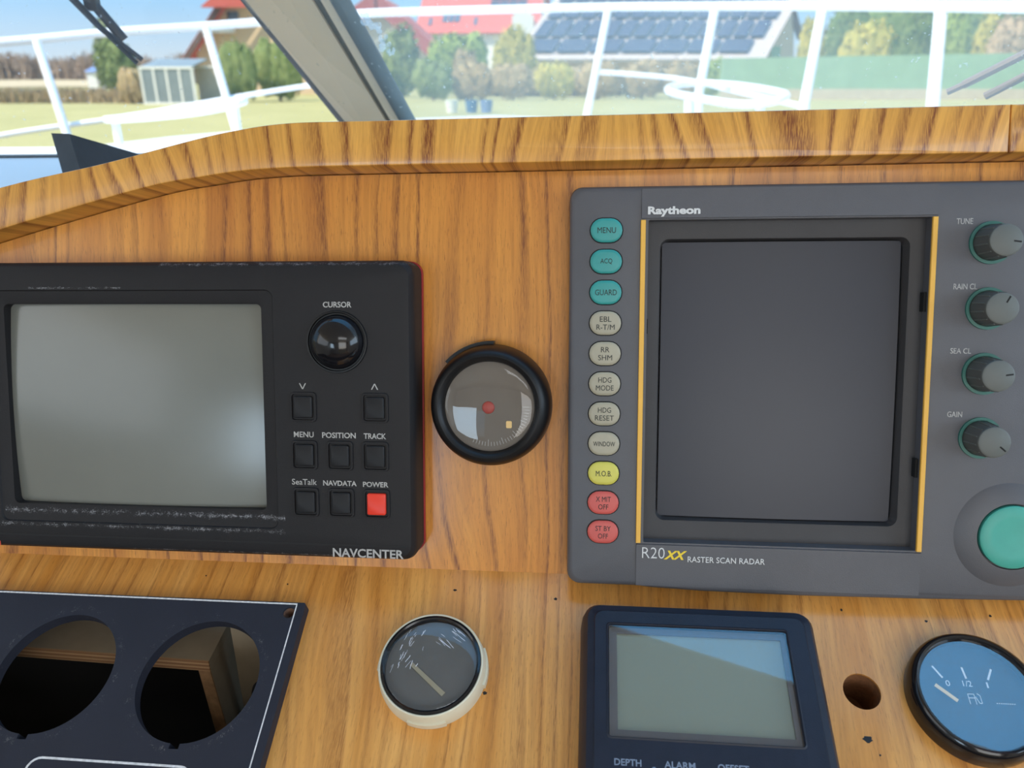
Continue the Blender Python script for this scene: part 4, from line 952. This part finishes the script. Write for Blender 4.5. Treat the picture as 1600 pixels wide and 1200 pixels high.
# barn with the solar roof
Ds = 50
e0, e1 = at(797, 98, 49), at(1196, 87, 49); E0, E1 = (e0.x, 49), (e1.x, 49); ze = (e0.z + e1.z) / 2
zr = at(900, -8, 57).z
root = empty('barn', Matrix.Translation(((e0.x + e1.x) / 2, 49, 0)), 'barn whose long roof is covered with blue solar panels', 'barn'); bpy.context.view_layer.update()
r0, r1 = at(872, -8, 57), at(1252, -8, 57); R0, R1 = Vector((r0.x, 57, zr)), Vector((r1.x, 57, zr))
P = [Vector((*E0, ze)), Vector((*E1, ze)), R1, R0]
wpart('roof', slab(bmesh.new(), P, -.2 if geometry.normal(P).z > 0 else .2), 'roof_tan', root, 10)
P2 = [Vector((E0[0] + 2, 65, ze)), Vector((E1[0] + 5, 65, ze)), R1, R0]
wpart('roof', slab(bmesh.new(), P2, -.2 if geometry.normal(P2).z > 0 else .2), 'roof_tan', root, 10)
bm = bmesh.new(); hexa(bm, [(E0[0] + 1, 50, 0), (E1[0] - .3, 50, 0), (E1[0] + 2, 64, 0), (E0[0] + 3, 64, 0), (E0[0] + 1, 50, ze), (E1[0] - .3, 50, ze), (E1[0] + 2, 64, ze), (E0[0] + 3, 64, ze)])
wpart('wall', bm, 'house_beige', root, 10)
g0, g1, gt = Vector((E1[0] - .3, 49.9, ze)), Vector((at(1243, 90, 57).x, 57.0, ze)), Vector((R1.x - .5, 57, zr - .2))
bm = bmesh.new(); v = [bm.verts.new(p) for p in (Vector((g0.x, g0.y, 0)), Vector((g1.x + .2, g1.y, 0)), gt, g0)]; bm.faces.new(v)
w2 = [bm.verts.new(p + Vector((-.3, .3, 0))) for p in (Vector((g0.x, g0.y, 0)), Vector((g1.x + .2, g1.y, 0)), gt, g0)]; bm.faces.new(w2[::-1])
for i in range(4): bm.faces.new((v[i], v[(i + 1) % 4], w2[(i + 1) % 4], w2[i]))
wpart('gable_wall', bm, 'house_beige', root, 10)
a, b, c_, d_ = at(1230, 10, 56.8), at(1243, 10, 56.8), at(1257, 62, 56.8), at(1247, 62, 56.8)
wpart('barge_board', slab(bmesh.new(), [a, b, c_, d_], .2), 'wood_dark', root, 10)
a, b = at(1201, 72, 51), at(1224, 92, 51); wpart('gate', slab(bmesh.new(), [(a.x, 50.6, b.z), (b.x, 52, b.z), (b.x, 52, a.z), (a.x, 50.6, a.z)], .1), 'fence_green', root, 10)
def rows(t0, t1, s0, s1, n):
    for i in range(n):
        a = s0 + (s1 - s0) * i / n; b = s0 + (s1 - s0) * (i + 1) / n - .013
        q = rp_(a, b, t0, t1, .12); pane(root, q, 'solar', .06, 'solar_panel')
rows(.07, .25, .035, .93, 7); rows(.29, .54, .03, .955, 14); rows(.58, .80, .03, .965, 14); rows(.84, .98, .03, .97, 14)

# shrubs in front of the barn
for i, (x0, x1, y0, y1, D, m, lab) in enumerate((
    (640, 712, 92, 152, 37, 'leaf_green', 'hazy grey-green bush nearest the pillar in the right window'),
    (700, 775, 94, 152, 37.5, 'leaf_brown', 'brown bush at the left foot of the hedges'),
    (765, 838, 98, 152, 37, 'leaf_brown', 'brown bush under the left end of the solar roof'),
    (828, 905, 96, 152, 38, 'leaf_yellow', 'olive bush under the solar roof, just left of the bow stanchion'),
    (895, 975, 94, 150, 38, 'leaf_brown', 'brown bush directly behind the bow stanchion'),
    (965, 1045, 92, 150, 38.5, 'leaf_brown', 'brown bush right of the bow stanchion, above the oval rail'),
    (1035, 1100, 90, 150, 38, 'leaf_brown', 'brown bush behind the right oval rail'),
    (1088, 1138, 92, 150, 40, 'leaf_bright', 'bright green bush at the left end of the green fence'))):
    shrub('bush', x0, x1, y0, y1, D, m, lab, n=420, lobes=3, s=.17, seed=20 + i)
shrub('hedgerow', 640, 1140, 104, 152, 42.5, 'leaf_brown', 'long low brown scrub hedgerow along the foot of the barn', 'hedge', n=2600, lobes=14, s=.2, seed=81)
shrub('tree_belt', 1262, 1760, -14, 100, 56, 'leaf_dark', 'tall dark green tree belt closing the view above the green fence', 'trees', n=3000, lobes=9, s=.3, seed=82)
# green screen fence
Df = 38
a, b = at(1130, 91, Df), at(1760, 80, Df); zt = a.z; zb = at(1300, 139, Df).z
root = empty('screen_fence', Matrix.Translation(((a.x + b.x) / 2, Df, 0)), 'long green mesh screen fence across the lawn at the right', 'fence'); bpy.context.view_layer.update()
bm = hexa(bmesh.new(), [(a.x, Df, zb), (b.x, Df, zb), (b.x, Df + .05, zb), (a.x, Df + .05, zb), (a.x, Df, zt), (b.x, Df, b.z), (b.x, Df + .05, b.z), (a.x, Df + .05, zt)])
wpart('screen', bm, 'fence_green', root); wpart('base_strip', box(bmesh.new(), a.x, b.x, Df - .03, Df + .1, 0, zb), 'fence_base', root)
n_ = 9
for i in range(n_ + 1):
    x = a.x + (b.x - a.x) * i / n_; wpart('post', tube([(x, Df + .1, 0), (x, Df + .1, zt + (b.z - zt) * i / n_)], .04, 8), 'fence_green', root)
for i, (x0, x1, y0, y1, D, m, lab) in enumerate((
    (1240, 1300, 20, 100, 46, 'leaf_yellow', 'yellow-green bush right beside the barn gable'),
    (1275, 1370, 8, 100, 49, 'leaf_dark', 'dark green bush behind the fence between the third and fourth stanchion'),
    (1300, 1410, 36, 100, 45, 'leaf_yellow', 'golden-yellow spreading bush above the green fence'),
    (1395, 1470, 4, 100, 48, 'leaf_dark', 'dark bush behind the rightmost stanchion'),
    (1450, 1530, 10, 100, 47, 'leaf_bright', 'light green bush just right of the rightmost stanchion'),
    (1510, 1580, 16, 100, 46, 'leaf_yellow', 'olive bush left of the tan willow'),
    (1590, 1690, 18, 100, 46, 'leaf_dark', 'dark bush at the far right edge of the window'))):
    shrub('bush', x0, x1, y0, y1, D, m, lab, n=800, lobes=3, s=.22, seed=40 + i)
shrub('willow', 1542, 1625, 16, 62, 43.5, 'twig_tan', 'tan leafless willow with pale trunk behind the fence', 'tree', n=900, lobes=2, s=.2, seed=60)
# tubs on the lawn
for px, m, lab in ((706, 'frame_white', 'white tub on the lawn, leftmost of three'), (737, 'bucket_blue', 'blue tub on the lawn between a white and a pale one'), (760, 'shed_blue', 'pale blue tub on the lawn, rightmost of three')):
    a = at(px, 172, 26); bm = loft([(circ(a.x, 26, .16, 20), 0), (circ(a.x, 26, .21, 20), .38), (circ(a.x, 26, .19, 20), .38), (circ(a.x, 26, .15, 20), .04)])
    wthing('tub', bm, m, Vector((a.x, 26, 0)), lab, 'tub')
